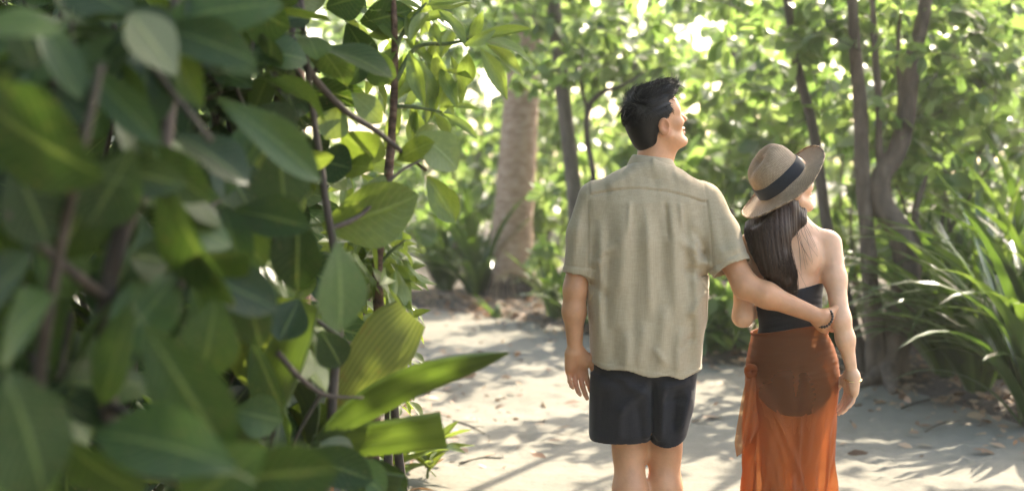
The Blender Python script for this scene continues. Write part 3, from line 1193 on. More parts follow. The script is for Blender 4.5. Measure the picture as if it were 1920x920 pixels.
# collar: folded band standing round the neck
cp = []
nC = 44
for j in range(5):
    for i in range(nC):
        th = 2 * math.pi * i / nC
        cx, cy = 1222 + 2, .022
        top = j in (1, 2)
        rx, ry = [.070, .064, .070, .086, .092][j], [.069, .062, .068, .086, .093][j]
        z0 = [318, 294, 293, 306, 313][j]
        p = mp(cx, z0 + (6 if j in (0, 3, 4) else 4) * math.cos(th) * 1.0, cy)
        front = max(0, math.sin(th))
        cp.append(p + np.array([rx * math.cos(th), ry * math.sin(th), -.035 * front - .012 * abs(math.cos(th)) * (j > 2)]))
cf = [(j * nC + i, j * nC + (i + 1) % nC, (j + 1) * nC + (i + 1) % nC, (j + 1) * nC + i) for j in range(4) for i in range(nC) if not (10 <= i <= 11)]
co = part('collar', np.array(cp), cf, M['linen'], shirt_o)
md = co.modifiers.new('cloth_thickness', 'SOLIDIFY')
md.thickness = .002
co.modifiers.new('soft', 'SUBSURF').levels = 1
co.modifiers['soft'].render_levels = 1

# ---- shorts
def leg_fn(P, ty, tl, tr, b, cy):
    return np.maximum(tube_fn(P, ty, tl, tr, [600, 830], b, cy, 2.4), (700 - pxz(P)[1]) / PXM)


G = Solid()
G.fn(lambda P: tube_fn(P, [600, 680, 760, 850], [1124, 1113, 1110, 1112], [1296, 1303, 1298, 1268], [600, 660, 700, 850], [.10, .118, .128, .104], [.01, .008, .01, .02], 2.6))
G.fn(lambda P: (pxz(P)[1] - 814) / PXM, .012, 'x')
G.fn(lambda P: leg_fn(P, [690, 760, 850], [1110, 1108, 1106], [1214, 1220, 1221], [.125, .112], [.0, .02]), .022)
G.fn(lambda P: leg_fn(P, [690, 760, 850], [1218, 1222, 1219], [1305, 1298, 1278], [.125, .113], [.01, .022]), .022)


def shorts_hem(P):
    px, py = pxz(P)
    h = np.where(px < 1220, 824 + .0 * px, 831 - .010 * np.clip(px - 1245, 0, 99) ** 2 - .006 * np.clip(1245 - px, 0, 99) ** 2)
    return (py - h) / PXM


G.fn(shorts_hem, .003, 'x')
shorts_folds = [(1150, 700, 1215, 735, 8, .006), (1215, 705, 1150, 770, 9, .006), (1219, 700, 1220, 822, 6, -.016), (1240, 710, 1232, 820, 8, .007), (1262, 715, 1255, 800, 9, -.006), (1290, 720, 1268, 810, 9, .006),
                (1130, 720, 1124, 815, 10, -.005), (1160, 745, 1156, 822, 10, .005), (1190, 740, 1200, 822, 9, -.005), (1120, 700, 1175, 712, 7, -.005), (1230, 720, 1290, 705, 7, .005), (1235, 745, 1285, 735, 7, -.004)]
V, Q = surface(lambda P: G(P) - 1.7 * seg_field(P, shorts_folds), MAN + (-.24, -.22, .48), MAN + (.26, .24, .98), .0045, 2.6)
fn = face_normals(V, Q)
ctr = V[Q].mean(1)
px, py = pxz(ctr)
V, Q = prune(V, Q, ((fn[:, 2] < -.7) & (py > 818)) | ((fn[:, 2] > .8) & (py < 625)))
so = part('shorts', V, Q, M['navy'], man, label='black cotton shorts')
md = so.modifiers.new('cloth_thickness', 'SOLIDIFY')
md.thickness = .002
md.offset = -1
bd = part('bracelet', *join([(v, f) for v, f in bead_ring(mp(1528, 588, -.150), wtgt - wrr + np.array([.02, 0, -.01]), .032, 20, .0052)])[:2], M['bead'], man, label='dark wooden bead bracelet')
part('spacer_bead', *join([(v, f) for v, f in bead_ring(mp(1528, 588, -.150), wtgt - wrr + np.array([.02, 0, -.01]), .0335, 10, .0028)])[:2], M['gold'], bd)
for ax_, ay_ in ((1180, -.03), (1247, .06)):
    a0 = mp(ax_, 1072, ay_)
    V, Q = surface((lambda c: (lambda P: np.maximum(np.maximum((np.sqrt(((P[:, 0] - c[0]) / .050) ** 2 + ((P[:, 1] - c[1] - .055) / .145) ** 2) - 1) * .05, P[:, 2] - .012), -P[:, 2] - .004)))(a0), a0 + (-.08, -.13, -.12), a0 + (.08, .25, .0), .006)
    sd = part('sandal', V + np.array([0, 0, .003]), Q, M['sandal'], man)

# ---- the woman ------------------------------------------------------------------------------------
WOM = np.array([(1487 - 960) / F * 5, 5.0, 0.0])
S = Solid()
wfr = head_frame(math.radians(66), math.radians(18), math.radians(-4))
whc = mp(1472, 349, .0)
head(S, whc, wfr, .94, 1.0)
f_, r_, u_ = wfr
S.cone(whc - f_ * .018 - u_ * .06, .045, mp(1484, 432, .01), .047, .03)
S.cone(whc + f_ * .004 - u_ * .085, .033, mp(1490, 425, .035), .04, .03)
wsl, wsr = mp(1402, 461, .0), mp(1556, 457, -.012)
S.cone(mp(1484, 438, .0), .050, mp(1418, 456, .0), .036, .05)
S.cone(mp(1486, 436, .0), .050, mp(1545, 450, -.01), .036, .05)
S.ell(mp(1481, 500, .012), (.127, .083, .130), None, .05)
S.ell(mp(1481, 575, .012), (.111, .080, .120), None, .05)
for sx in (1450, 1514):
    S.ell(mp(sx, 478, -.056), (.036, .024, .058), None, .022)     # shoulder blades
S.cone(mp(1484, 450, -.098), .010, mp(1482, 600, -.100), .010, .022, '-')   # groove of the spine
S.ell(mp(1484, 660, .012), (.130, .088, .115), None, .05)
for sx in (1456, 1515):
    S.ell(mp(sx, 695, -.028), (.070, .074, .084), None, .04)
for sx in (1450, 1512):
    S.ell(mp(sx, 515, .085), (.052, .05, .055), None, .03)
ST = Solid()
ST.p = list(S.p)
# right arm hangs in front of the man's fingers
we, ww = mp(1562, 592, -.115), mp(1586, 692, -.095)
S.chain([wsr, mp(1559, 520, -.06), we], [.040, .0355, .0310], .03)
S.chain([we, mp(1571, 628, -.112), ww], [.031, .0285, .0178], .03)
hand(S, ww, mp(1585, 770, -.06) - ww, (-.9, -.35, 0), (-.35, .8, 0), (.22, .26, .30, .34), .86, .10, .3)
# left arm bent, forearm forward
we2, ww2 = mp(1391, 592, -.02), mp(1432, 575, .21)
S.chain([wsl, mp(1394, 520, -.01), we2], [.042, .038, .032], .03)
S.chain([we2, mp(1405, 587, .06), ww2], [.032, .032, .0205], .03)
hand(S, ww2, (.5, .8, .1), (.6, -.4, -.5), (0, .2, 1), (.3, .35, .4, .45), .86)
for hx, kx, ax, ky, ay in ((1453, 1455, 1450, .01, -.04), (1519, 1515, 1512, .05, .08)):
    hip, kn, an = mp(hx, 690, .005), mp(kx, 872, ky), mp(ax, 1078, ay)
    S.chain([hip, mp((hx + kx) / 2, 775, .012), kn], [.071, .068, .050], .03)
    S.chain([kn, kn * .68 + an * .32 + np.array([0, -.015, 0]), kn * .35 + an * .65 + np.array([0, -.008, 0]), an], [.047, .050, .038, .029], .03)
    foot(S, an, (.1, 1, 0), .9)
V, Q = surface(S, WOM + (-.24, -.28, -.02), WOM + (.26, .44, 1.62), .0038)
V = relax(V, Q, 1, .4)
bl = np.zeros(len(V))
for c_, rr_, a_ in ((whc + .94 * (f_ * .095 - u_ * .069), .013, .85), (mp(1583, 755, -.08), .03, .3)):
    bl = np.maximum(bl, a_ * np.exp(-((V - c_) ** 2).sum(1) / rr_ ** 2))
wom = thing('person', 'person in a straw hat and rust wrap skirt with long dark hair, looking right', 'person', WOM, 'couple walking on the path')
part('body', V, Q, M['skin_w'], wom, rnd=bl)
face_bits(wom, whc, wfr, .94, M['hair_w'])

# black halter swimsuit: the body grown by a few millimetres inside the garment's outline, ruched
def suit(P):
    px, py = pxz(P)
    d = ST(P) - .0045 - .0011 * np.sin(py * .62 + 3.5 * np.sin(px * .043) + px * .06) * (.6 + .4 * np.sin(px * .11 + py * .05)) * np.clip((py - 540) / 20, 0, 1)
    frontal = np.clip((P[:, 1] - 4.99) / .05, 0, 1)
    topy = 541 - .22 * (px - 1480) * (px > 1480) - 62 * frontal
    arm = np.maximum(px - 1565, 1390 - px) / PXM
    return np.maximum(np.maximum(d, (topy - py) / PXM), np.maximum((py - 650) / PXM, arm))


V, Q = surface(suit, WOM + (-.2, -.2, .74), WOM + (.2, .2, 1.30), .0045, 2.2)
part('swimsuit', V, Q, M['swim'], wom, label='black halter swimsuit with a low back')

# sheer wrap skirt and its dark lining
sk_y = np.array([598, 620, 645, 670, 700, 740, 780, 830, 880, 920, 1000, 1085])
sk_l = np.array([1413, 1412, 1407, 1402, 1399, 1398, 1397, 1396, 1396, 1395, 1393, 1390])
sk_r = np.array([1546, 1549, 1562, 1570, 1574, 1571, 1567, 1564, 1560, 1558, 1556, 1556])
sk_b = np.array([.100, .103, .116, .130, .138, .136, .124, .116, .113, .113, .118, .126])


def skirt_pt(th, py, off=0.0, folds=1.0):
    l, r, b = (np.interp(py, sk_y, t) for t in (sk_l, sk_r, sk_b))
    n = 2.25
    c, s = math.cos(th), math.sin(th)
    k = (abs(c) ** n + abs(s) ** n) ** (-1 / n)
    x = k * c
    y = k * s
    dn = max(0, (py - 745) / 190.0)
    fo = 0.0
    if folds:
        fo = 1.7 * dn * (.007 * math.sin(9 * th + .018 * py) + .006 * math.sin(15 * th - .022 * py + 1.0) + .004 * math.sin(23 * th + .03 * py))
        back = max(0.0, -s)
        pxx = (l + r) / 2 + x * (r - l) / 2
        # long gathers running from the knot on the left hip
        for a0, y1 in ((1440, 900), (1462, 940), (1425, 860), (1500, 1010), (1550, 1060)):
            t = np.clip((py - 690) / (y1 - 690), 0, 1.2)
            cx = 1404 + (a0 - 1404) * t ** .8
            fo += back * .015 * math.exp(-((pxx - cx) / 6.0) ** 2) * min(1, t * 6)
        # seam fold down the middle
        fo += back * .008 * math.exp(-((pxx - 1487) / 4.0) ** 2) * min(1, max(0, (py - 755) / 40)) - back * .010 * math.exp(-((pxx - 1499) / 9.0) ** 2) * min(1, max(0, (py - 755) / 40))
        # pulled creases across the hips
        fo += .0009 * math.sin(py * .62 + 5.5 * math.sin(pxx * .021) + .02 * pxx) * max(0, 1 - abs(py - 675) / 75.0)
        fo += .0012 * math.sin(py * .80 + .03 * pxx) * max(0, 1 - abs(py - 622) / 22.0)
    w = (r - l) / 2 / PXM + off + fo
    bb = b + off + fo
    p = mp((l + r) / 2, py, .008)
    cleft = .010 * max(0, -s) * math.exp(-((x) / .10) ** 2) * max(0, 1 - abs(py - 715) / 60.0)
    return p + np.array([w * x, bb * y + cleft, 0])


nu, nv = 220, 190
V, uv = [], []
for j in range(nv + 1):
    for i in range(nu):
        th = 2 * math.pi * i / nu
        ltop = 0.0
        pxx = 1480 + 66 * math.cos(th)
        top = np.interp(pxx, [1412, 1480, 1546], [626, 612, 604]) if math.sin(th) < 0 else np.interp(pxx, [1412, 1546], [626, 604])
        py = top + (1082 - top) * j / nv
        V.append(skirt_pt(th, py))
        uv.append((i / nu, j / nv))
Fc = [(j * nu + i, (j + 1) * nu + i, (j + 1) * nu + (i + 1) % nu, j * nu + (i + 1) % nu) for j in range(nv) for i in range(nu)]
sar = part('wrap_skirt', np.array(V), Fc, M['sheer'], wom, uv=np.array(uv), label='sheer rust orange wrap skirt')
# rolled waist edge
wv = [V[i] + np.array([0, 0, .0]) for i in range(0, nu, 4)]
wv.append(wv[0])
tv, tf, tu = tube(wv, [.0045, .0045], 6, 160, cap=False)
part('waist_roll', tv, tf, M['sheer'], sar)
V = []
nv2 = 50
for j in range(nv2 + 1):
    for i in range(nu):
        th = 2 * math.pi * i / nu
        pxx = 1487 + 86 * math.cos(th)
        top = 628
        bot = 770 - 62 * abs((pxx - 1484) / 86.0) ** 2.6
        py = top + (bot - top) * j / nv2
        V.append(skirt_pt(th, py, -.011, 0))
Fc = [(j * nu + i, (j + 1) * nu + i, (j + 1) * nu + (i + 1) % nu, j * nu + (i + 1) % nu) for j in range(nv2) for i in range(nu)]
part('skirt_lining', np.array(V), Fc, M['swim'], wom, label='short black lining under the sheer skirt')
# knot tail at the left hip
V, uv = [], []
n1, n2 = 40, 16
cl = catmull([mp(1404, 688, -.055), mp(1398, 715, -.080), mp(1394, 760, -.092), mp(1390, 800, -.096), mp(1388, 822, -.094)], n1)
for i in range(n1):
    t = i / (n1 - 1)
    w = .012 + .058 * math.sin(min(1, t * 1.25) * math.pi / 2) * (1 - .35 * max(0, t - .75) * 4)
    for j in range(n2):
        s_ = j / (n2 - 1) * 2 - 1
        V.append(cl[i] + np.array([w * s_ * .62 + .005, -.030 * (1 - s_ * s_) * .6 + .010 * math.sin(s_ * 8 + t * 3) * t, -.012 * abs(s_) * t + (.035 * s_ * t if t > .5 else .035 * s_ * t)]))
Fc = [(i * n2 + j, i * n2 + j + 1, (i + 1) * n2 + j + 1, (i + 1) * n2 + j) for i in range(n1 - 1) for j in range(n2 - 1)]
part('knot_tail', np.array(V), Fc, M['sheer'], sar)
kn = []
for t in np.linspace(0, 2 * math.pi, 13):
    kn.append(mp(1403, 690, -.055) + np.array([.014 * math.cos(t), -.008 - .012 * abs(math.sin(t)), .016 * math.sin(t)]))
tv, tf, tu = tube(kn, [.010, .012, .010], 8, 30, rough=.1)
part('knot', tv, tf, M['sheer'], sar)
# loose free edge of the wrap lower down
V = []
cl = catmull([mp(1396, 800, -.05), mp(1392, 850, -.06), mp(1389, 900, -.065), mp(1391, 980, -.06), mp(1387, 1070, -.05)], 40)
for i in range(40):
    for j in range(8):
        s_ = j / 7
        V.append(cl[i] + np.array([.035 * s_ - .004 + .004 * math.sin(i * .4), .012 * math.sin(3 * s_ + i * .2), 0]))
Fc = [(i * 8 + j, i * 8 + j + 1, (i + 1) * 8 + j + 1, (i + 1) * 8 + j) for i in range(39) for j in range(7)]
part('free_edge', np.array(V), Fc, M['sheer'], sar)

# thin bangle
pts = []
bax = unit(mp(1585, 770, -.06) - ww + np.array([.02, 0, 0]))
ba_ = unit(np.cross(bax, [0, 1, 0]))
bb_ = np.cross(bax, ba_)
bc = mp(1587, 703, -.093)
for t in np.linspace(0, 2 * math.pi, 25):
    pts.append(bc + .029 * (math.cos(t) * ba_ + math.sin(t) * bb_) + bax * .004 * math.cos(t))
tv, tf, tu = tube(pts, [.0022, .0022], 6, 48, cap=False)
part('bangle', tv, tf, M['gold'], wom, label='thin gold bangle')

# the hat's axis, and long dark hair falling from under its brim: a solid fall plus loose strands
hax = unit(np.array([-.65, -.19, .735]))
hbx = unit(np.array([.70, .05, .70]) - hax * np.dot(hax, [.70, .05, .70]))    # towards the raised brim tip
hby = np.cross(hax, hbx)
hbc = mp(1468, 344, -.012) + hax * .006


def under_brim(P):
    return (P - hbc) @ hax + .020


def brim_y(px, py):
    q = mp(px, py) - hbc
    return (q[0] * hax[0] + q[2] * hax[2] + .024) / -hax[1] + hbc[1] - 5.0


HW = Solid()
Rw = np.stack([f_, r_, u_])
HW.ell(whc + .94 * (f_ * -.012 + u_ * .030), np.array((.102, .082, .092)) * .94, Rw)
HW.fn(lambda P: .046 - (P - whc) @ f_ + .3 * np.clip((P - whc) @ u_, -.2, .2), .01, '-')
HW.chain([mp(1448, 392, -.050), mp(1432, 430, -.085), mp(1428, 465, -.100), mp(1438, 497, -.108), mp(1462, 525, -.112)], [.056, .052, .043, .032, .012], .05)
HW.chain([mp(1470, 395, -.040), mp(1450, 440, -.085), mp(1449, 480, -.105), mp(1464, 522, -.114)], [.046, .034, .026, .010], .04)
HW.chain([mp(1500, 398, -.01), mp(1492, 414, -.035), mp(1470, 428, -.06)], [.022, .024, .03], .03)
def hv(P):
    px, py = pxz(P)
    q = px - 22 * np.clip((py - 420) / 110, 0, 1.2) ** 1.5      # locks lean towards the tip of the fall
    return .0016 * np.sin(q * .47 + 2.0 * np.sin(q * .09 + py * .02)) * (.5 + .5 * np.sin(q * .17 + 1.3)) + .0010 * np.sin(q * 1.07 + 1.5 * np.sin(q * .23))

V, Q = surface(lambda P: np.maximum(np.maximum(HW(P) + hv(P), under_brim(P)), (-S(P) - .01)), WOM + (-.26, -.24, 1.05), WOM + (.12, .12, 1.60), .0045)
whair = part('hair', V, Q, M['hair_w'], wom, label='long straight dark brown hair')
rs = np.random.RandomState(8)
cur = []
for i in range(3600):
    t = rs.rand()
    sx = 1392 + 74 * t
    w = rs.rand()
    ex = 1430 + 48 * t + rs.randn() * 4
    ey = 505 + 34 * t ** .7 + rs.rand() * 12
    dep = -.085 - .050 * math.sin(math.pi * min(1, max(0, t * .9 + .05))) - .004 * w
    ye = 419 - (sx + 4 - 1405) * .61
    P0 = mp(sx + 6, ye - 8, max(brim_y(sx + 6, ye - 8), -.10) - .0)
    P1 = mp(sx + rs.randn() * 2, max(ye + 16, 418) + 3 * rs.randn(), dep + .012)
    P2 = mp(sx * .72 + ex * .28 + rs.randn() * 2.5 - 2, 465, dep - .012)
    P3 = mp(sx * .25 + ex * .75 + rs.randn() * 2, 500, dep - .012)
    P4 = mp(ex, ey, -.105 - .012 * rs.rand())
    cur.append(catmull([P0, P1, P2, P3, P4], 14))
for i in range(14):      # stray locks over the bare back and the neck
    k = i % 6
    a0 = [(1478, 408), (1482, 412), (1490, 412), (1494, 410), (1480, 415), (1500, 405)][k]
    a1 = [(1484, 450), (1492, 455), (1500, 440), (1505, 428), (1476, 470), (1512, 415)][k]
    a2 = [(1490, 500), (1508, 480), (1512, 475), (1516, 452), (1488, 530), (1520, 424)][k]
    j = rs.randn(3) * 4.0
    cur.append(catmull([mp(a0[0] + j[0], a0[1], -.06), mp(a1[0] + j[1], a1[1], -.094), mp(a2[0] + j[2] * 2, a2[1] + rs.rand() * 14, -.098)], 12))
SV, SQ = strands(cur[:3600], .0013, .0005)
sv2, sq2 = strands(cur[3600:], .0008, .0003)
SQ = np.vstack([SQ, sq2 + len(SV)])
SV = np.vstack([SV, sv2])
part('hair_strands', SV, SQ, M['hair_w'], whair, kind='stuff')

# straw hat, tipped back
prof = [(.176, .002, 0), (.170, -.001, 0), (.156, -.004, 0), (.140, -.006, 0), (.118, -.005, 0), (.100, .000, 0), (.094, .010, 0), (.093, .030, 0), (.091, .050, 0), (.088, .072, .2), (.083, .092, .5), (.074, .110, .8), (.060, .121, 1), (.042, .124, 1), (.022, .120, 1), (.003, .116, 1)]
nA = 72
rows = catmull([(a, b, c) for a, b, c in prof], 60)
V, uv = [], []
arc = np.concatenate(([0], np.cumsum(np.linalg.norm(np.diff(rows[:, :2], axis=0), axis=1))))
for j, (rr, hh, pin) in enumerate(rows):
    for i in range(nA):
        th = 2 * math.pi * i / nA
        ct, st = math.cos(th), math.sin(th)
        r2 = rr * (1 + .045 * (ct * ct - .5) * (1 if rr < .11 else .6))
        h2 = hh
        if rr > .098:
            e_ = (rr - .098) / .078
            h2 += e_ * (.004 * math.cos(th - .15) ** 2 * (1 if ct > 0 else -1.2) + .004 * math.sin(2 * th + .6) + .003 * math.sin(5 * th) - .013 * st * st)
        if pin:
            # lengthwise crease of the crown and the two pinches at the front
            h2 -= pin * .012 * math.exp(-(st * rr / .022) ** 2)
            r2 *= 1 - pin * .13 * math.exp(-((abs(st) - .75) / .28) ** 2) * (ct > -.2)
            h2 += pin * .012 * ct
        V.append(hbc + hbx * r2 * ct + hby * r2 * st + hax * h2)
        uv.append((th * max(.05, .10), arc[j]))
Fc = [(j * nA + i, j * nA + (i + 1) % nA, (j + 1) * nA + (i + 1) % nA, (j + 1) * nA + i) for j in range(len(rows) - 1) for i in range(nA)]
hat = part('hat', np.array(V), Fc, M['straw'], wom, uv=np.array(uv), label='woven straw hat with a black ribbon')
md = hat.modifiers.new('straw_thickness', 'SOLIDIFY')
md.thickness = .003
V = []
for j, (hh, g) in enumerate(((.006, .0985), (.012, .0978), (.030, .0965), (.044, .0955), (.050, .093))):
    for i in range(nA):
        th = 2 * math.pi * i / nA
        ct, st = math.cos(th), math.sin(th)
        r2 = g * (1 + .045 * (ct * ct - .5)) + .0008 * math.sin(9 * th + j)
        V.append(hbc + hbx * r2 * ct + hby * r2 * st + hax * (hh + .002 * math.sin(3 * th)))
Fc = [(j * nA + i, j * nA + (i + 1) % nA, (j + 1) * nA + (i + 1) % nA, (j + 1) * nA + i) for j in range(4) for i in range(nA)]
part('hat_band', np.array(V), Fc, M['band'], hat)
pts = [hbc + hbx * .176 * math.cos(t) * (1 + .045 * (math.cos(t) ** 2 - .5) * .6) + hby * .176 * math.sin(t) * (1 + .045 * (math.cos(t) ** 2 - .5) * .6) + hax * (.002 + (.004 * math.cos(t - .15) ** 2 * (1 if math.cos(t) > 0 else -1.2) + .004 * math.sin(2 * t + .6) + .003 * math.sin(5 * t) - .013 * math.sin(t) ** 2)) for t in np.linspace(0, 2 * math.pi, 73)]
tv, tf, tu = tube(pts, [.0028, .0028], 6, 144, cap=False)
part('brim_edge', tv, tf, M['straw'], hat, uv=tu * .1)

#@@VEG@@
# ------------------------------------------------------------------ vegetation
LT = np.array([0, .22, .50, .80, 1.0])
LH = np.array([0, .26, .50, .36, 0])


def leaf_template():
    V = [(0, 0, 0)]
    for t, hw in zip(LT[1:4], LH[1:4]):
        V += [(-hw, t, .10 * hw), (0, t, 0), (hw, t, .10 * hw)]
    V.append((0, 1, 0))
    V = np.array(V, float)
    T = [(0, 2, 1), (0, 3, 2)]
    for i in (1, 4):
        T += [(i, i + 1, i + 4), (i, i + 4, i + 3), (i + 1, i + 2, i + 5), (i + 1, i + 5, i + 4)]
    T += [(7, 8, 10), (8, 9, 10)]
    return V, np.array(T)


LTV, LTT = leaf_template()


def norm_rows(A):
    return A / (np.linalg.norm(A, axis=1)[:, None] + 1e-9)


def leaf_cloud(base, axis, normal, length, width, rs):
    """many leaves as one triangle soup -> V, T, rnd"""
    n = len(base)
    y = norm_rows(axis)
    z = norm_rows(normal - y * (normal * y).sum(1)[:, None])
    x = np.cross(y, z)
    bend = (.10 + .30 * rs.rand(n))[:, None]
    P = LTV[None]
    t = P[..., 1]
    V = (base[:, None, :] + x[:, None, :] * (P[..., 0] * width[:, None])[..., None]
         + y[:, None, :] * (t * length[:, None])[..., None]
         + z[:, None, :] * ((P[..., 2] * width[:, None] - bend * t * t * length[:, None]))[..., None])
    T = (LTT[None] + (np.arange(n) * len(LTV))[:, None, None]).reshape(-1, 3)
    r = np.repeat(np.clip(rs.rand(n) * .8 + .2 * rs.rand(), 0, 1), len(LTV))
    return V.reshape(-1, 3), T, r


def rand_unit(rs, n):
    return norm_rows(rs.randn(n, 3))


def sprays(centres, rs, k=11, twig=.30, L=(.11, .19), aspect=.55, droop=.35):
    """leafy twig ends: leaves set along short twigs round the given centres -> base, axis, normal, length, width, twig tubes"""
    nC = len(centres)
    td = rand_unit(rs, nC)
    td[:, 2] = td[:, 2] * .5 + .1
    td = norm_rows(td)
    s = rs.rand(nC, k)
    base = centres[:, None, :] + td[:, None, :] * (s * twig)[..., None]
    rad = norm_rows(rs.randn(nC * k, 3)).reshape(nC, k, 3)
    ax = td[:, None, :] * .55 + rad * .9 + np.array([0, 0, -droop])
    nm = rs.randn(nC, k, 3) * .55 + np.array([0, -.15, .8])
    ln = L[0] + (L[1] - L[0]) * rs.rand(nC, k)
    base, ax, nm, ln = base.reshape(-1, 3), ax.reshape(-1, 3), nm.reshape(-1, 3), ln.ravel()
    wd = ln * aspect * (.8 + .4 * rs.rand(len(ln)))
    curves = [np.stack([c - t * twig * .7, c + t * twig * .2 + np.array([0, 0, .02]), c + t * twig]) for c, t in zip(centres, td)]
    return base, ax, nm, ln, wd, curves


def in_ellipsoids(ells, n, rs, shell=.45):
    """points in a union of ellipsoids (c, r), denser towards the outside"""
    vol = np.array([r[0] * r[1] * r[2] for c, r in ells])
    which = rs.choice(len(ells), n, p=vol / vol.sum())
    u = rand_unit(rs, n) * (rs.rand(n) ** (1 / 3 * (1 - shell) + .02))[:, None]
    C = np.array([e[0] for e in ells], float)[which]
    R = np.array([e[1] for e in ells], float)[which]
    return C + u * R


def crown(parent, ells, n_cl, seed, mat='leaf_back', k=11, L=(.11, .19), keep=None, aspect=.55, twig=.3, name='crown'):
    rs = np.random.RandomState(seed)
    C = in_ellipsoids(ells, n_cl, rs)
    if keep is not None:
        C = C[keep(C)]
    # an opening in the leaves towards the open sky
    gx, gy = 960 + C[:, 0] / C[:, 1] * F, HOR + (CAMZ - C[:, 2]) / C[:, 1] * F
    C = C[(C[:, 1] < 8) | (np.hypot((gx - 1338) / 55, (gy - 70) / 52) > 1)]
    b, a, nm, ln, wd, cv = sprays(C, rs, k, twig, L, aspect)
    V, T, r = leaf_cloud(b, a, nm, ln, wd, rs)
    ok = V[:, 2].reshape(-1, len(LTV)).min(1) > .03
    okv = np.repeat(ok, len(LTV))
    idx = -np.ones(len(V), int)
    idx[okv] = np.arange(okv.sum())
    T = idx[T[np.repeat(ok, len(LTT))]]
    o = part(name, V[okv], T, M[mat], parent, rnd=r[okv], kind='stuff')
    tv, tq = strands(cv, .006, .0025)
    part('twigs', tv, tq, M['twig'], o, kind='stuff')
    return o


def pxpath(pts, d, zfoot=True):
    """trunk curve from photograph pixels; an item is (px, py) or (px, py, extra depth)"""
    return [W(p[0], p[1], d + (p[2] if len(p) > 2 else 0)) for p in pts]


def tree(name, label, trunks, d, bark, ells, ncl, seed, group=None, mat='leaf_canopy', base=None, low=None, cat='tree', sides=12, k=11, L=(.12, .20), rough=.07):
    """trunks: list of (pixel path, radii). First point of the first trunk is the foot."""
    foot_ = W(trunks[0][0][0][0], trunks[0][0][0][1], d)
    foot_[2] = gz(foot_[0], foot_[1])
    t = thing(name, label, cat, foot_, group)
    for i, (pts, radii) in enumerate(trunks):
        P = pxpath(pts, d)
        if i == 0:
            P[0][2] = min(P[0][2], foot_[2]) - .12
        V, Fc, uv = tube(P, radii, sides, max(14, len(P) * 7), rough=rough, seed=seed + i)
        part('trunk' if i == 0 else 'limb', V, Fc, M[bark], t)
    if ells:
        crown(t, ells, ncl, seed + 50, mat, k=k, L=L)
    if low:
        crown(t, low[0], low[1], seed + 70, 'leaf_back', k=k, L=L, name='hanging_foliage')
    return t


def E(px, py, d, rx, ry, rz):
    return (W(px, py, d), (rx, ry, rz))


# ---- trees -----------------------------------------------------------------------------------------
palm_foot = W(955, 566, 16)
palm_foot[2] = gz(palm_foot[0], palm_foot[1])
palm = thing('palm_tree', 'thick pale brown palm trunk leaning slightly right at the far path bend', 'palm tree', palm_foot)
pp_ = [palm_foot + np.array([0, 0, -.15]), W(955, 540, 16), W(962, 420, 16), W(970, 300, 16), W(978, 180, 16), W(992, 0, 16), W(1015, -220, 16.2), W(1030, -420, 16.5)]
V, Fc, uv = tube(pp_, [.37, .29, .232, .212, .195, .18, .16, .14], 20, 130, rough=.028, seed=4, ring=lambda l, th: 1 + .022 * (((l * 9.5 + .1 * math.sin(th)) % 1.0) ** 3) + .012 * math.sin(l * 31 + 2 * th))
part('trunk', V, Fc, M['bark_palm'], palm)
rs = np.random.RandomState(21)
rootc = []
for i in range(46):
    th = rs.rand() * 6.28
    p0 = palm_foot + np.array([.24 * math.cos(th), .24 * math.sin(th), .22 + .1 * rs.rand()])
    p1 = palm_foot + np.array([.33 * math.cos(th), .33 * math.sin(th), .08])
    p2 = palm_foot + np.array([.42 * math.cos(th + .1), .42 * math.sin(th + .1), -.03])
    rootc.append(catmull([p0, p1, p2], 6))
tv, tq = strands(rootc, .018, .011)
part('root_mat', tv, tq, M['bark_dark'], palm, kind='stuff')
ptop = pp_[-1]
for i in range(14):                                   # feather fronds, far above the picture
    az = i * 2.4
    el = .9 - 1.1 * (i / 14)
    L = 2.4
    C = []
    p = ptop.copy()
    for s in range(13):
        a = el - s * .11
        C.append(p.copy())
        p = p + L / 12 * np.array([math.cos(a) * math.cos(az), math.cos(a) * math.sin(az), math.sin(a)])
    C = np.array(C)
    fv, ff, fu = tube(C, [.022, .006], 5, 14)
    fr = part('frond', fv, ff, M['stem_green'], palm)
    Tn = norm_rows(np.gradient(C, axis=0))
    sd = norm_rows(np.cross(Tn, [0, 0, 1.0]))
    b_, a_, n_ = [], [], []
    for q in np.linspace(.12, .99, 46):
        i0 = int(q * 12)
        w = q * 12 - i0
        c = C[i0] * (1 - w) + C[min(12, i0 + 1)] * w
        for sg in (-1, 1):
            b_.append(c)
            a_.append(Tn[i0] * .55 + sd[i0] * sg - np.array([0, 0, .35]))
            n_.append([0, 0, 1.0])
    b_, a_, n_ = np.array(b_), np.array(a_), np.array(n_)
    ln = .55 * np.sin(np.pi * np.clip(np.repeat(np.linspace(.12, .95, 46), 2), .05, 1)) ** .5
    V, T, r = leaf_cloud(b_, a_, n_, ln, np.full(len(ln), .045), rs)
    part('leaflets', V, T, M['leaf_canopy'], fr, rnd=r, kind='stuff')

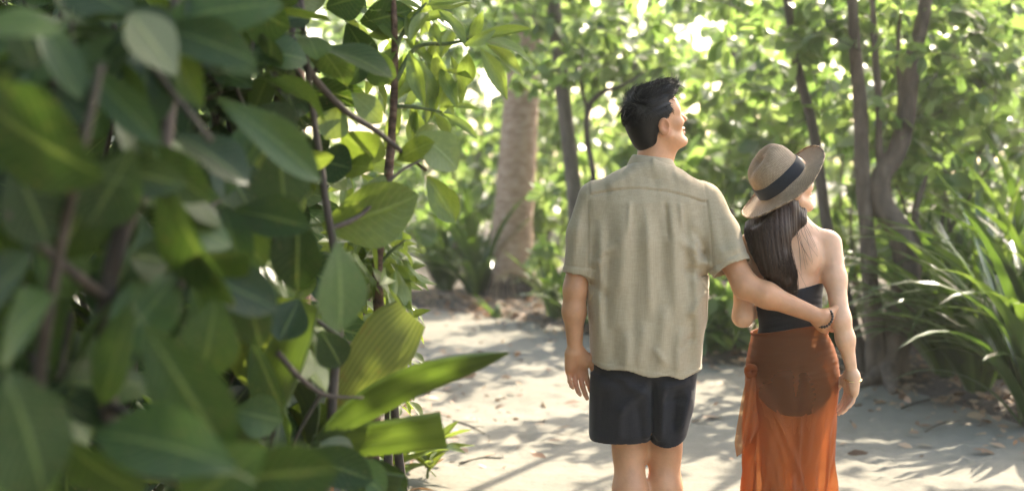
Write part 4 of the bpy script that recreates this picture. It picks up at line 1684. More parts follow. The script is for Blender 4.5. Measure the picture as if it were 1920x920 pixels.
tree('slender_tree', 'slender straight grey trunk rising just right of the thick palm trunk', [
    ([(1094, 624), (1088, 520), (1080, 400), (1062, 230), (1046, 90), (1036, -20), (1028, -160), (1050, -420)], [.10, .082, .075, .070, .066, .064, .058, .04]),
    ([(1036, -20), (1000, -120), (930, -260, .8)], [.045, .035, .015]), ([(1028, -160), (1100, -280, -.8), (1220, -390, -1.6)], [.045, .03, .015]),
    ([(1056, 180), (1088, 120, .1), (1130, 60, .3)], [.022, .015, .007])],
    13, 'bark_grey', [((.5, 10.4, 5.7), (2.9, 2.6, 1.2))], 150, 101,
    low=([E(1120, 60, 13.5, 1.3, 1.0, .55), E(965, 55, 14.6, .9, .8, .5)], 100))
tree('crooked_sapling', 'thin crooked sapling hooking over left of the dark-haired head', [
    ([(1120, 648), (1116, 480), (1112, 330), (1101, 260), (1103, 205), (1128, 174), (1168, 160), (1215, 130, .3)], [.034, .03, .027, .026, .025, .022, .016, .008]),
    ([(1103, 210), (1090, 160), (1092, 90)], [.016, .012, .006])],
    12, 'bark_dark', [E(1200, 120, 12.4, .5, .5, .35), E(1090, 110, 12.2, .4, .4, .3)], 22, 140, mat='leaf_back', sides=8)
tree('forked_tree', 'grey forked tree whose limbs spread directly above the upturned head', [
    ([(1236, 600), (1226, 420), (1218, 260), (1200, 160), (1172, 95), (1165, 30), (1172, -60), (1190, -300)], [.085, .07, .06, .055, .05, .046, .04, .025]),
    ([(1208, 185), (1236, 130), (1222, 90), (1216, 40), (1230, -80)], [.035, .028, .025, .022, .012]),
    ([(1172, -60), (1240, -160, -.8), (1330, -260, -1.5)], [.03, .022, .01])],
    14, 'bark_grey', [((2.0, 13.2, 6.0), (1.6, 1.4, .7))], 25, 160,
    low=([E(1250, 40, 14.3, 1.1, .8, .45)], 30))
tree('leaning_tree', 'thin dark trunk leaning left as it rises behind the straw hat', [
    ([(1640, 718), (1606, 640), (1574, 520), (1550, 420), (1526, 250), (1496, 130), (1480, 20), (1468, -60), (1450, -330, -.5)], [.085, .06, .05, .044, .040, .037, .035, .032, .022]),
    ([(1496, 130), (1530, 60), (1560, -20), (1640, -200)], [.020, .016, .013, .008]),
    ([(1468, -60), (1400, -200, -1), (1290, -330, -2.2)], [.025, .02, .01])],
    10.3, 'bark_dark', [((2.6, 8.5, 5.3), (2.6, 2.3, 1.1)), ((.6, 7.4, 5.2), (1.8, 1.7, .9))], 230, 180,
    low=([E(1470, 20, 10.6, .9, .6, .32)], 26))
tree('gnarled_tree', 'gnarled dark multi-stemmed tree with a flared base beside the path', [
    ([(1664, 722), (1672, 655), (1693, 580), (1700, 500), (1684, 430), (1654, 385), (1652, 335), (1682, 285), (1700, 215), (1710, 120), (1736, 10), (1750, -140), (1770, -330)], [.165, .120, .108, .102, .094, .082, .072, .064, .058, .053, .048, .042, .03]),
    ([(1650, 700), (1634, 560), (1626, 430), (1616, 300), (1612, 190), (1604, 90), (1596, -30), (1580, -250)], [.085, .066, .055, .05, .046, .042, .036, .02]),
    ([(1664, 385), (1650, 300), (1648, 200), (1640, 90), (1634, -40)], [.04, .03, .026, .024, .016]),
    ([(1676, 320), (1688, 200), (1684, 90), (1690, -40)], [.026, .020, .017, .012]),
    ([(1690, 540), (1722, 460), (1716, 400), (1738, 330)], [.045, .034, .026, .012]),
    ([(1664, 700), (1700, 716), (1730, 722)], [.07, .045, .02]), ([(1655, 700, -.05), (1628, 718, -.2), (1610, 728, -.3)], [.07, .045, .018]), ([(1668, 690, -.1), (1672, 722, -.3), (1680, 738, -.5)], [.06, .05, .02])],
    10, 'bark_brown', [((4.9, 9.6, 4.9), (2.9, 2.6, 1.5)), ((6.5, 12.6, 5.2), (2.0, 1.8, 1.1))], 130, 200,
    low=([E(1640, 120, 10.4, .9, .6, .55), E(1800, 60, 10.6, .9, .7, .5), E(1700, 330, 10.4, .45, .4, .3)], 85), sides=18, rough=.15)
tree('background_tree', 'distant thin dark trunk showing against the bright sky gap', [
    ([(1366, 537), (1370, 400), (1374, 250), (1375, 90), (1379, 0), (1384, -200)], [.07, .062, .055, .048, .044, .03]),
    ([(1375, 95), (1352, 30), (1340, -60)], [.025, .018, .01])],
    18, 'bark_dark', [((3.2, 18, 6.6), (2.0, 2.0, 1.2))], 14, 230, sides=8)
tree('red_barked_trunk', 'reddish brown ringed trunk half hidden in the foreground leaves', [
    ([(580, 1010), (572, 740), (552, 560), (545, 300), (545, 120), (541, 0), (535, -260), (560, -640)], [.085, .066, .062, .058, .056, .056, .052, .04]),
    ([(541, 0), (430, -200, -.5), (300, -330, -1)], [.03, .025, .01]), ([(535, -260), (690, -460, -.3), (860, -600, -.6)], [.035, .025, .01])],
    5.7, 'bark_red', [((-1.3, 4.9, 4.5), (2.7, 2.3, 1.0)), ((.9, 4.8, 5.0), (1.6, 1.6, .8)), ((-2.8, 7.5, 4.2), (2.2, 2.2, 1.4)), ((-.2, 3.6, 4.2), (1.3, 1.4, .6)), ((.5, 5.9, 4.3), (1.7, 1.5, .7)), ((-1.0, 5.2, 3.6), (1.2, 1.2, .5)), ((1.1, 6.5, 3.7), (1.4, 1.2, .6)), ((-.2, 4.6, 3.3), (1.0, .9, .4))], 1250, 260)  # crown out of view, leaf masses added to keep sun off the near shrubs

tree('unseen_shade_tree', 'tree overhanging the foreground shrubs from beyond the left edge', [  # out-of-view tree added to block skylight from the near shrubs
    ([(-760, 1150), (-760, 600), (-720, 200), (-600, -300), (-400, -600)], [.14, .12, .11, .09, .05]),
    ([(-600, -300), (-100, -700, -1.2), (250, -900, -1.9)], [.06, .045, .02]), ([(-720, 200), (-1100, -200, -1.5), (-1500, -500, -3)], [.06, .04, .02])],
    4.6, 'bark_grey', [((-2.3, 1.2, 3.7), (2.0, 2.6, 1.0)), ((-3.9, 3.0, 2.8), (1.6, 2.6, 1.9)), ((-3.6, -1.6, 2.9), (1.8, 2.2, 2.0)), ((-1.2, -2.4, 4.0), (2.0, 2.0, 1.2)), ((-2.6, .4, 2.6), (1.3, 1.6, .9)), ((-1.9, -1.3, 1.9), (1.0, 1.6, 1.8)), ((-1.7, .5, 3.0), (.9, 1.2, .7))], 1500, 300)

# ---- understory saplings and shrubs behind the path ---------------------------------------------------
US = [
    ('leafy sapling with bright leaves high behind the thick palm trunk', 880, 130, 17.6, (1.3, .9, .9), 62),
    ('broad sapling filling the space left of the palm trunk', 800, 330, 17.0, (1.2, .9, .9), 55),
    ('leafy sapling between the palm trunk and the slender trunk', 1046, 320, 17.4, (.7, .7, 1.0), 46),
    ('sunlit bush behind the beige shirt shoulder', 1150, 420, 14.6, (.9, .7, .9), 62),
    ('bright sapling right of the upturned face', 1345, 250, 13.6, (1.0, .8, .75), 70),
    ('low sunlit bush between the two heads and the thicket', 1350, 400, 12.6, (.75, .6, .6), 56),
    ('tall bright sapling above the straw hat', 1440, 120, 14.5, (1.0, .8, .7), 60),
    ('airy sapling behind the gnarled tree stems', 1600, 260, 12.6, (.9, .6, 1.0), 70),
    ('sapling with hanging leaves right of the gnarled tree', 1770, 230, 11.4, (.8, .6, .7), 62),
    ('sunny sapling in the top right corner', 1880, 70, 12.4, (1.0, .8, .7), 60),
    ('small bush at the path edge between the couple', 1350, 600, 11.2, (.38, .3, .35), 24),
    ('bush behind the arching strap leaves at right', 1830, 420, 11.2, (.8, .6, .7), 56),
]
for i, (lab, px_, py_, d_, rr, n) in enumerate(US):
    c = W(px_, py_, d_)
    ft = np.array([c[0] + .2 * math.sin(i * 2.1), c[1] + .1, 0])
    ft[2] = gz(ft[0], ft[1])
    t = thing('understory_shrub', lab, 'shrub', ft, 'leafy saplings behind the path')
    rs = np.random.RandomState(400 + i)
    for q in range(4):
        tip = c + rs.randn(3) * np.array(rr) * .45
        mid = (ft + tip) / 2 + rs.randn(3) * .10
        V, Fc, uv = tube([ft - np.array([0, 0, .1]), mid, tip], [.020 + .012 * (q == 0), .016, .006], 7, 12, rough=.05, seed=i * 7 + q)
        part('stem', V, Fc, M['bark_grey' if i % 2 else 'bark_dark'], t)
    crown(t, [(c, rr)], int(n * .72), 420 + i, 'leaf_back', k=12, L=(.11, .27), aspect=.58, name='foliage')

# ---- deep thicket closing the view -------------------------------------------------------------------
rs = np.random.RandomState(77)
n = 760
C = np.stack([rs.rand(n) * 26 - 11, 16.6 + rs.rand(n) * 9, rs.rand(n) ** 1.3], 1)
C[:, 2] *= 3.2 + (C[:, 1] - 16.6) * .15
C[:, 0] *= (C[:, 1] / 22)
gap = np.hypot((C[:, 0] - (1340 - 960) / F * C[:, 1]) / (70 / F * C[:, 1]), (C[:, 2] - (CAMZ - (70 - HOR) / F * C[:, 1])) / (62 / F * C[:, 1])) < 1
gap |= np.hypot((C[:, 0] - (905 - 960) / F * C[:, 1]) / (50 / F * C[:, 1]), (C[:, 2] - (CAMZ - (8 - HOR) / F * C[:, 1])) / (35 / F * C[:, 1])) < 1
on_path = poly_sd(C[:, :2], PATH) < .2
C = C[~gap & ~(on_path & (C[:, 2] < 2.5))]
b, a, nm, ln, wd, cv = sprays(C, rs, 13, .45, (.15, .27), .58)
V, T, r = leaf_cloud(b, a, nm, ln, wd, rs)
thk = part('thicket', V, T, M['leaf_back'], None, rnd=r, kind='stuff')
thk['label'] = 'deep sunlit green thicket behind the trees'
tv, tq = strands(cv, .008, .003)
part('twigs', tv, tq, M['twig'], thk, kind='stuff')
n = 1500
C = np.stack([rs.rand(n) * 30 - 12, 26 + rs.rand(n) * 9, rs.rand(n) * 6.2], 1)
C[:, 0] *= (C[:, 1] / 26)
gap = np.hypot((C[:, 0] - (1340 - 960) / F * C[:, 1]) / (52 / F * C[:, 1]), (C[:, 2] - (CAMZ - (70 - HOR) / F * C[:, 1])) / (45 / F * C[:, 1])) < 1
C = C[~gap]
b, a, nm, ln, wd, cv = sprays(C, rs, 15, .7, (.25, .42), .6)
V, T, r = leaf_cloud(b, a, nm, ln, wd, rs)
far = part('far_thicket', V, T, M['leaf_back'], None, rnd=r, kind='stuff')
far['label'] = 'farthest sunlit foliage closing the view'

# ---- strap-leaved plants -------------------------------------------------------------------------------
def blade_mesh(a0, a1, seed, wave=.3, rows=11):
    """unit-length arching strap; width 1 at the widest, scaled by the object"""
    V, uv = [], []
    p = np.zeros(3)
    rs = np.random.RandomState(seed)
    sway = rs.randn() * wave
    for i in range(rows):
        t = i / (rows - 1)
        a = a0 + (a1 - a0) * t ** 1.35
        hw = .5 * min(1, .55 + t * 2.2) * (1 - max(0, (t - .55) / .45) ** 1.7)
        nx = sway * t * t * .25
        nrm = np.array([0, -math.cos(a), math.sin(a)])
        for s in (-1, 0, 1):
            V.append(p + np.array([nx, 0, 0]) + np.array([s * hw * .034, 0, 0]) + nrm * abs(s) * hw * .014)
            uv.append((s * .5, t))
        p = p + np.array([0, math.sin(a), math.cos(a)]) / (rows - 1)
    Fc = [(i * 3 + s, i * 3 + s + 1, (i + 1) * 3 + s + 1, (i + 1) * 3 + s) for i in range(rows - 1) for s in (0, 1)]
    return new_mesh('strap_leaf', np.array(V), Fc, np.array(uv))


BL = [blade_mesh(math.radians(a0), math.radians(a1), i) for i, (a0, a1) in enumerate(
    [(4, 45), (8, 80), (12, 110), (16, 130), (22, 120), (28, 95), (10, 60), (18, 150), (26, 140), (34, 125), (6, 100), (14, 35)])]
for m_ in BL:
    m_.materials.append(M['strap'])


def strap_plant(label, foot_, n, L, seed, width=1.0, lean=None, name='strap_leaf_plant', outer=.16):
    rs = np.random.RandomState(seed)
    ft = np.array(foot_, float)
    ft[2] = gz(ft[0], ft[1])
    t = thing(name, label, 'plant', ft, 'strap-leaved plants along the path')
    V, Fc, uv = tube([np.array([0, 0, -.08]) + ft, ft + np.array([0, 0, .06]), ft + np.array([.01, 0, .16])], [.05, .05, .02], 8, 6, rough=.1, seed=seed)
    part('crown_base', V, Fc, M['stem_green'], t)
    for i in range(n):
        o = bpy.data.objects.new('leaf', BL[rs.randint(len(BL))])
        col.objects.link(o)
        o.parent = t
        az = i * 2.399 + rs.randn() * .3
        if lean is not None and rs.rand() < .55:
            az = lean + rs.randn() * .7
        l = L * (.55 + .55 * rs.rand())
        r = outer * math.sqrt(rs.rand())
        o.location = (r * math.sin(-az) * .6, r * math.cos(az) * .6, .02 * rs.rand())
        o.rotation_euler = (rs.randn() * .10, rs.randn() * .10, az)
        o.scale = (width * (.8 + .5 * rs.rand()) * 1.75, l, l)
    return t


def on_ground(px, py):
    d = CAMZ * F / (py - HOR)
    return W(px, py, d)


LFT = math.pi / 2           # azimuth that sends a blade towards -X
for lab, px_, py_, n, L, wdt, lean in (
        ('large arching strap plant at the right edge beside the path', 1945, 802, 50, 1.45, 1.2, 1.4),
        ('tall strap plant with long pale arching leaves right of the gnarled tree', 1835, 748, 50, 1.5, 1.1, 1.5),
        ('dark strap plant standing behind the right-hand leaf litter', 1760, 690, 44, 1.45, 1.1, None),
        ('strap plant filling the far right under the sunny sapling', 1935, 700, 46, 1.9, 1.35, 1.2),
        ('upright strap plant close behind the gnarled trunk', 1715, 655, 36, 1.2, 1.0, None),
        ('tall strap plant rising in the right background', 1860, 640, 44, 2.1, 1.4, None),
        ('broad strap plant crowding the right edge above the sand', 1985, 770, 44, 1.7, 1.3, 1.5),
        ('shaded strap plant between the gnarled tree and the arching leaves', 1775, 722, 34, 1.15, 1.0, None),
        ('strap plant in the shade right behind the largest clump', 1865, 725, 44, 1.7, 1.2, None),
        ('glossy green strap clump at the foot of the slender trunk', 1045, 604, 42, .75, 1.3, None),
        ('strap clump hidden behind the hanging left forearm', 1090, 622, 30, .8, 1.2, None),
        ('dark strap thicket left of the palm trunk base', 895, 566, 46, 1.35, 1.3, None),
        ('strap plant at the far left bend of the path', 835, 552, 44, 1.3, 1.3, None),
        ('strap plant behind the palm trunk', 930, 545, 40, 1.5, 1.3, None),
        ('small strap plant between the couple at the path edge', 1345, 672, 26, .55, 1.0, None),
        ('low strap plant behind the beige shirt', 1200, 640, 30, .9, 1.1, None),
        ('strap plant behind the left-hand stems of the gnarled tree', 1560, 660, 30, .9, 1.0, None),
        ('strap plant behind the bare shoulder', 1470, 640, 30, 1.0, 1.0, None),
        ('young pale strap seedling at the sandy path edge', 932, 596, 7, .26, 1.0, None)):
    strap_plant(lab, on_ground(px_, py_), int(n * .75), L, px_ * 7 + py_, wdt, lean)

# ---- leaf litter --------------------------------------------------------------------------------------
rs = np.random.RandomState(90)
n = 20000
XY = np.stack([rs.rand(n) * 9 - 3, 7 + rs.rand(n) * 10], 1)
dd = poly_sd(XY, PATH) + .1 * wob(XY[:, 0] * 1.4, XY[:, 1] * 1.4)
pk = (rs.rand(n) < np.where(dd < 0, np.exp(dd / .26) * .6 + .022, np.exp(-dd / 1.3)))
XY = XY[pk]
XY2 = np.stack([rs.rand(900) * 1.6 - 1.9, 1.5 + rs.rand(900) * 6], 1)
XY = np.vstack([XY, XY2[poly_sd(XY2, PATH) > -.06 - .10 * rs.rand(900)]])
n = len(XY)
zz = np.maximum(ground_z(XY[:, 0], XY[:, 1]), -.005) + .012 + .02 * rs.rand(n)
base = np.column_stack([XY, zz])
ax = rs.randn(n, 3) * np.array([1, 1, .28])
nm = np.array([0, 0, 1.0]) + rs.randn(n, 3) * .38
ln = .035 + .095 * rs.rand(n) ** 1.5
V, T, r = leaf_cloud(base, ax, nm, ln, ln * .5, rs)
lit = part('leaf_litter', V, T, M['leaf_dry'], None, rnd=r, kind='stuff')
lit['label'] = 'fallen brown and pale leaves strewn along the path edge'
def dry_leaf(label, px, py, L, az, seed):
    rs = np.random.RandomState(seed)
    p = on_ground(px, py)
    p[2] = .018
    t = np.array([math.cos(az), math.sin(az), .12])
    V, T, r = leaf_cloud(p[None], t[None], np.array([[.2, .1, 1.0]]), np.array([L]), np.array([L * .5]), rs)
    o = part('dry_leaf', V, T, M['leaf_dry'], None, rnd=r * 0 + rs.rand())
    o['label'] = label
    o['category'] = 'leaf'
    o['group'] = 'dry leaves lying on the path'
dry_leaf('dry leaf lying on the sand between the couple', 1315, 788, .15, .4, 1)
dry_leaf('curled dry leaf right beside the one between the couple', 1332, 796, .13, 2.4, 2)
dry_leaf('small orange leaf on the sand above the blunt palm leaf', 842, 744, .06, .1, 3)

for i, (lab, x0, y0, x1, y1) in enumerate((('long thin twig on the sand near the left path edge', 850, 792, 918, 822), ('thin curved twig on the sand under the palm leaf', 862, 872, 940, 862),
        ('twig lying by the leaf litter at the right', 1690, 768, 1770, 750), ('forked twig on the right-hand sand', 1735, 812, 1800, 792))):
    a, b = on_ground(x0, y0), on_ground(x1, y1)
    a[2] = b[2] = .012
    m_ = (a + b) / 2 + np.array([0, .05, .004])
    items = [tube([a, m_, b], [.006, .005, .003], 6, 10, rough=.1, seed=i), tube([m_, m_ * .6 + b * .4 + np.array([.03, .07, .006])], [.003, .002], 5, 4)]
    o = part('fallen_twig', *join(items)[:2], M['twig'], None)
    o['label'], o['category'], o['group'] = lab, 'twig', 'twigs on the path'

# ---- foreground broad leaves -----------------------------------------------------------------------------
def broad_leaf_mesh(kind, bend, cup, wave, seed):
    """leaf of unit length and unit width with petiole; kind 'o' obovate, 'l' lance-shaped"""
    rs = np.random.RandomState(seed)
    rows, cols = 11, 5
    V, uv = [], []
    ph = rs.rand() * 6.28
    for i in range(rows):
        t = i / (rows - 1)
        hw = .5 * (max(0, math.sin(math.pi * min(1, t ** (1.30 if kind == 'o' else 1.0) * .985 + .015))) ** (.72 if kind == 'o' else .95))
        hw = max(hw, .012)
        for j in range(cols):
            s = (j / (cols - 1)) * 2 - 1
            x = s * hw
            z = -bend * t * t + cup * abs(x) * (.8 + .2 * t) + wave * math.sin(9 * t + ph + (1.4 if s > 0 else 0)) * abs(s) * .35
            V.append((x + .03 * math.sin(2.2 * t + ph), t, z))
            uv.append((s * .5, t))
    Fc = [(i * cols + j, i * cols + j + 1, (i + 1) * cols + j + 1, (i + 1) * cols + j) for i in range(rows - 1) for j in range(cols - 1)]
    n0 = len(V)
    for i, (y, z) in enumerate(((-.16, -.03), (-.06, 0), (.0, .0))):
        for q in range(3):
            V.append((.016 * math.cos(q * 2.1), y, z + .012 * math.sin(q * 2.1)))
            uv.append((0, 0))
    for i in range(2):
        for q in range(3):
            Fc.append((n0 + i * 3 + q, n0 + i * 3 + (q + 1) % 3, n0 + i * 3 + 3 + (q + 1) % 3, n0 + i * 3 + 3 + q))
    return new_mesh('broad_leaf', np.array(V, float), Fc, np.array(uv))


LM = {}
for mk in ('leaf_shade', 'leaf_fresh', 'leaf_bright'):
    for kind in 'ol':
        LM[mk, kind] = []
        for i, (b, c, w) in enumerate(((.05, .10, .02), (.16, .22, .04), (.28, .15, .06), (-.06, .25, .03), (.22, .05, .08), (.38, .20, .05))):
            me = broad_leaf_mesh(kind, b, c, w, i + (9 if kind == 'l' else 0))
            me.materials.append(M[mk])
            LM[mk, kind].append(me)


def put_leaf(parent, base, axis, normal, length, width, mk, kind, rs):
    o = bpy.data.objects.new('leaf', LM[mk, kind][rs.randint(6)])
    col.objects.link(o)
    y = unit(axis)
    z = np.asarray(normal, float)
    z = unit(z - y * np.dot(y, z))
    x = np.cross(y, z)
    b = np.asarray(base) - np.array(parent.location)
    o.parent = parent
    o.matrix_basis = Matrix(((x[0] * width, y[0] * length, z[0] * length, b[0]), (x[1] * width, y[1] * length, z[1] * length, b[1]),
                             (x[2] * width, y[2] * length, z[2] * length, b[2]), (0, 0, 0, 1)))
    return o


def px_leaf(parent, x0, y0, x1, y1, wpx, d, rs, mk='leaf_shade', kind='o', dd=None, roll=None):
    """leaf whose outline runs from pixel to pixel at distance d, tipped towards or away by dd"""
    dd = rs.randn() * .035 if dd is None else dd
    A, B = W(x0, y0, d), W(x1, y1, d + dd)
    roll = rs.randn() * .45 if roll is None else roll
    y = unit(B - A)
    n0 = np.array([0, -1.0, .25])
    n0 = unit(n0 - y * np.dot(n0, y))
    n1 = np.cross(y, n0)
    nrm = n0 * math.cos(roll) + n1 * math.sin(roll)
    put_leaf(parent, A, B - A, nrm, np.linalg.norm(B - A), wpx / F * d / max(.6, math.cos(roll)), mk, kind, rs)


def stem_part(parent, pts, radii, mat='bark_dark', name='stem', sides=7, seed=0):
    V, Fc, uv = tube(pts, radii, sides, max(10, len(pts) * 5), rough=.06, seed=seed)
    return part(name, V, Fc, M[mat], parent)


def whorl(parent, tip, axis, n, L, rs, mk='leaf_shade', kind='o', aspect=.55, droop=.5, open_=1.0):
    """rosette of broad leaves at a twig end"""
    axis = unit(axis)
    a = unit(np.cross(axis, [.3, .2, .9]))
    b = np.cross(axis, a)
    ph = rs.rand() * 6.28
    for i in range(n):
        th = ph + i * 2.399
        rad = a * math.cos(th) + b * math.sin(th)
        ax = axis * (.45 + .35 * rs.rand() - .25 * open_) + rad * open_ + np.array([0, 0, -droop * (.5 + rs.rand())])
        nm = axis * 1.0 - rad * .2 + rs.randn(3) * .3 + np.array([0, -.2, .3])
        l = L * (.7 + .5 * rs.rand())
        put_leaf(parent, tip - axis * .05 * i / n + rad * .02, ax, nm, l, l * aspect * (.85 + .3 * rs.rand()), mk, kind, rs)


# nearest shrub, far out of focus at the left edge
KD = 1.3
rs = np.random.RandomState(501)
ft = W(205, 2300, 1.75 * KD)
ft[2] = gz(ft[0], ft[1])
bushA = thing('broad_leaf_shrub', 'nearest blurred dark shrub with big drooping leaves at left edge', 'shrub', ft, 'broad-leaved shrubs left of the path')
stem_part(bushA, [ft + (0, 0, -.05), W(212, 1200, 1.78 * KD), W(203, 760, 1.75 * KD), W(200, 560, 1.75 * KD), W(235, 420, 1.75 * KD), W(300, 300, 1.8 * KD), W(320, 160, 1.85 * KD), W(330, -60, 1.9 * KD)], [.022, .019, .016, .015, .014, .014, .012, .008])
stem_part(bushA, [ft + (-.08, .05, -.05), W(60, 1200, 1.7 * KD), W(72, 760, 1.65 * KD), W(88, 600, 1.6 * KD), W(120, 430, 1.55 * KD), W(150, 300, 1.5 * KD), W(190, 120, 1.5 * KD)], [.014, .012, .010, .009, .008, .007, .005])
stem_part(bushA, [W(203, 760, 1.75 * KD), W(330, 820, 1.6 * KD), W(430, 880, 1.5 * KD)], [.010, .008, .005], name='branch')
stem_part(bushA, [W(200, 560, 1.75 * KD), W(100, 480, 1.6 * KD), W(10, 400, 1.5 * KD)], [.010, .008, .005], name='branch')
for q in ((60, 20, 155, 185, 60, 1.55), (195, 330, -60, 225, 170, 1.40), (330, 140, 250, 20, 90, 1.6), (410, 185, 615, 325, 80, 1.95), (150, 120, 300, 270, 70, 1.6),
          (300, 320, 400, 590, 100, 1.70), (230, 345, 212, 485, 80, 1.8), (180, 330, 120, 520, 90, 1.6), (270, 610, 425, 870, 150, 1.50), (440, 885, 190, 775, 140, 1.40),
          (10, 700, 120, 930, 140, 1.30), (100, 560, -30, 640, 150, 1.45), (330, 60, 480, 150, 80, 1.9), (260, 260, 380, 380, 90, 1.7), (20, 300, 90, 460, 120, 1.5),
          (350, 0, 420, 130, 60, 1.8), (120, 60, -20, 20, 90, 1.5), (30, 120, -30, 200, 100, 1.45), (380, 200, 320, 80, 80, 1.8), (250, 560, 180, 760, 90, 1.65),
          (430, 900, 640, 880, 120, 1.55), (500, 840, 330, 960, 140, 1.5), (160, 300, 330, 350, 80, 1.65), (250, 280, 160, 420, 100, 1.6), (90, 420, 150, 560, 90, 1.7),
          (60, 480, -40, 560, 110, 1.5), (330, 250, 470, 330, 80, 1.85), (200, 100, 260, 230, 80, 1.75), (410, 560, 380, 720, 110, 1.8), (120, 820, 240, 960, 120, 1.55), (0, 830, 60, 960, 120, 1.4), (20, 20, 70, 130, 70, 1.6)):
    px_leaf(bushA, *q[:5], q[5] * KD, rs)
for i in range(16):
    tip = W(rs.rand() * 460 - 40, rs.rand() * 1000 - 60, 2.2 + rs.rand() * .5)
    whorl(bushA, tip, rs.randn(3) * .5 + np.array([.2, -.4, .5]), 6, .17, rs)
    stem_part(bushA, [W(205, 560, 1.8 * KD) * .3 + tip * .7 + rs.randn(3) * .05, tip * .9 + W(205, 560, 1.8 * KD) * .1, tip], [.006, .005, .003], 'twig', 'twig', 5, i)

# second shrub, half in focus, lighter leaves over the path side
KB = 1.22
rs = np.random.RandomState(502)
ft = W(560, 1780, 2.75 * KB)
ft[2] = gz(ft[0], ft[1])
bushB = thing('broad_leaf_shrub', 'shrub with round mid green leaves reaching right toward the palm trunk', 'shrub', ft, 'broad-leaved shrubs left of the path')
stem_part(bushB, [ft + (0, 0, -.05), W(590, 1150, 2.8 * KB), W(615, 860, 2.8 * KB), W(628, 690, 2.8 * KB), W(640, 560, 2.8 * KB), W(618, 420, 2.8 * KB), W(600, 300, 2.8 * KB), W(575, 120, 2.8 * KB), W(560, -80, 2.9 * KB)], [.016, .014, .012, .011, .010, .010, .009, .008, .005])
stem_part(bushB, [W(566, 112, 2.8 * KB), W(600, 160, 2.85 * KB), W(650, 210, 2.9 * KB), W(705, 245, 2.95 * KB), W(760, 290, 3.0 * KB), W(800, 320, 3.0 * KB)], [.010, .009, .008, .007, .006, .004], name='branch')
stem_part(bushB, [W(520, 660, 2.5 * KB), W(560, 705, 2.5 * KB), W(610, 740, 2.55 * KB), W(680, 745, 2.6 * KB)], [.007, .006, .005, .003], name='branch')
stem_part(bushB, [W(618, 430, 2.8 * KB), W(680, 400, 2.85 * KB), W(740, 330, 2.9 * KB), W(790, 300, 2.95 * KB)], [.008, .006, .005, .003], name='branch')
for q in ((478, 98, 572, 92, 80, 2.6), (402, 66, 446, 124, 52, 2.4), (520, 268, 545, 400, 104, 2.2), (562, 398, 548, 548, 100, 2.3), (632, 455, 640, 625, 84, 2.2), (455, 505, 482, 655, 116, 2.15),
          (262, 582, 372, 622, 74, 2.2), (440, 765, 526, 790, 84, 2.3), (650, 45, 698, 125, 62, 3.2), (676, 40, 758, 26, 62, 3.3), (612, 14, 690, -6, 84, 3.2), (600, 82, 640, 140, 56, 3.0),
          (668, 115, 742, 145, 56, 3.1), (690, 90, 655, 160, 60, 3.1), (470, 640, 540, 780, 70, 2.4), (590, 300, 660, 320, 80, 2.9), (420, 420, 500, 500, 90, 2.3), (370, 480, 420, 590, 80, 2.4),
          (300, 700, 420, 760, 90, 2.3), (560, 560, 520, 640, 80, 2.5), (600, 620, 640, 690, 70, 2.6), (480, 200, 560, 240, 70, 2.5), (400, 280, 480, 380, 90, 2.4), (450, 0, 530, 60, 80, 2.6), (520, 40, 580, 20, 60, 2.8),
          (560, 850, 700, 905, 80, 2.4), (640, 860, 720, 930, 70, 2.6), (600, 830, 690, 850, 50, 2.6), (690, 900, 640, 960, 70, 2.5), (700, 860, 760, 920, 50, 2.8)):
    px_leaf(bushB, *q[:5], q[5] * KB, rs)
for q in ((604, 420, 784, 392, 108, 2.85), (785, 250, 862, 300, 82, 3.0), (800, 330, 852, 418, 56, 3.0), (700, 320, 640, 300, 60, 2.9), (720, 330, 690, 400, 60, 3.0), (705, 250, 690, 310, 50, 3.0),
          (640, 250, 700, 300, 70, 2.9), (660, 175, 720, 225, 52, 3.0), (745, 300, 800, 260, 50, 3.0), (640, 200, 610, 260, 60, 2.9), (760, 290, 830, 250, 46, 3.05)):
    px_leaf(bushB, *q[:5], q[5] * KB, rs, mk='leaf_fresh')
for i in range(22):
    tip = W(330 + rs.rand() * 230, rs.rand() * 980 - 60, 3.1 + rs.rand() * .8)
    whorl(bushB, tip, rs.randn(3) * .5 + np.array([.3, -.4, .5]), 6, .17, rs, mk='leaf_shade' if rs.rand() < .45 else 'leaf_fresh')
    stem_part(bushB, [W(600, 500, 2.8 * KB) * .3 + tip * .7 + rs.randn(3) * .06, tip * .9 + W(600, 500, 2.8 * KB) * .1, tip], [.006, .005, .003], 'twig', 'twig', 5, 60 + i)

# bright sprays of lance-shaped leaves hanging over the path
rs = np.random.RandomState(503)
ft = W(735, 1360, 4.0)
ft[2] = gz(ft[0], ft[1])
bushC = thing('lance_leaf_shrub', 'tall thin-stemmed shrub with bright lance-shaped leaves over the path', 'shrub', ft)
stem_part(bushC, [ft + (0, 0, -.05), W(700, 900, 4.0), W(712, 640, 4.0), W(708, 500, 4.0), W(728, 330, 4.0), W(738, 200, 4.0), W(740, 80, 4.0), W(735, -80, 4.0)], [.020, .018, .016, .015, .014, .012, .010, .006], 'bark_red')
stem_part(bushC, [W(738, 160, 4.0), W(780, 90, 4.0), W(840, 82, 4.0), W(895, 72, 4.0)], [.008, .007, .006, .004], 'stem_green', 'branch')
stem_part(bushC, [W(738, 200, 4.0), W(770, 200, 4.0), W(830, 210, 4.0)], [.007, .006, .003], 'stem_green', 'branch')
stem_part(bushC, [W(740, 90, 4.0), W(770, 40, 4.0), W(800, 5, 4.0)], [.007, .006, .003], 'stem_green', 'branch')
stem_part(bushC, [W(708, 500, 4.0), W(735, 470, 4.0), W(760, 450, 4.0)], [.006, .005, .003], 'stem_green', 'branch')
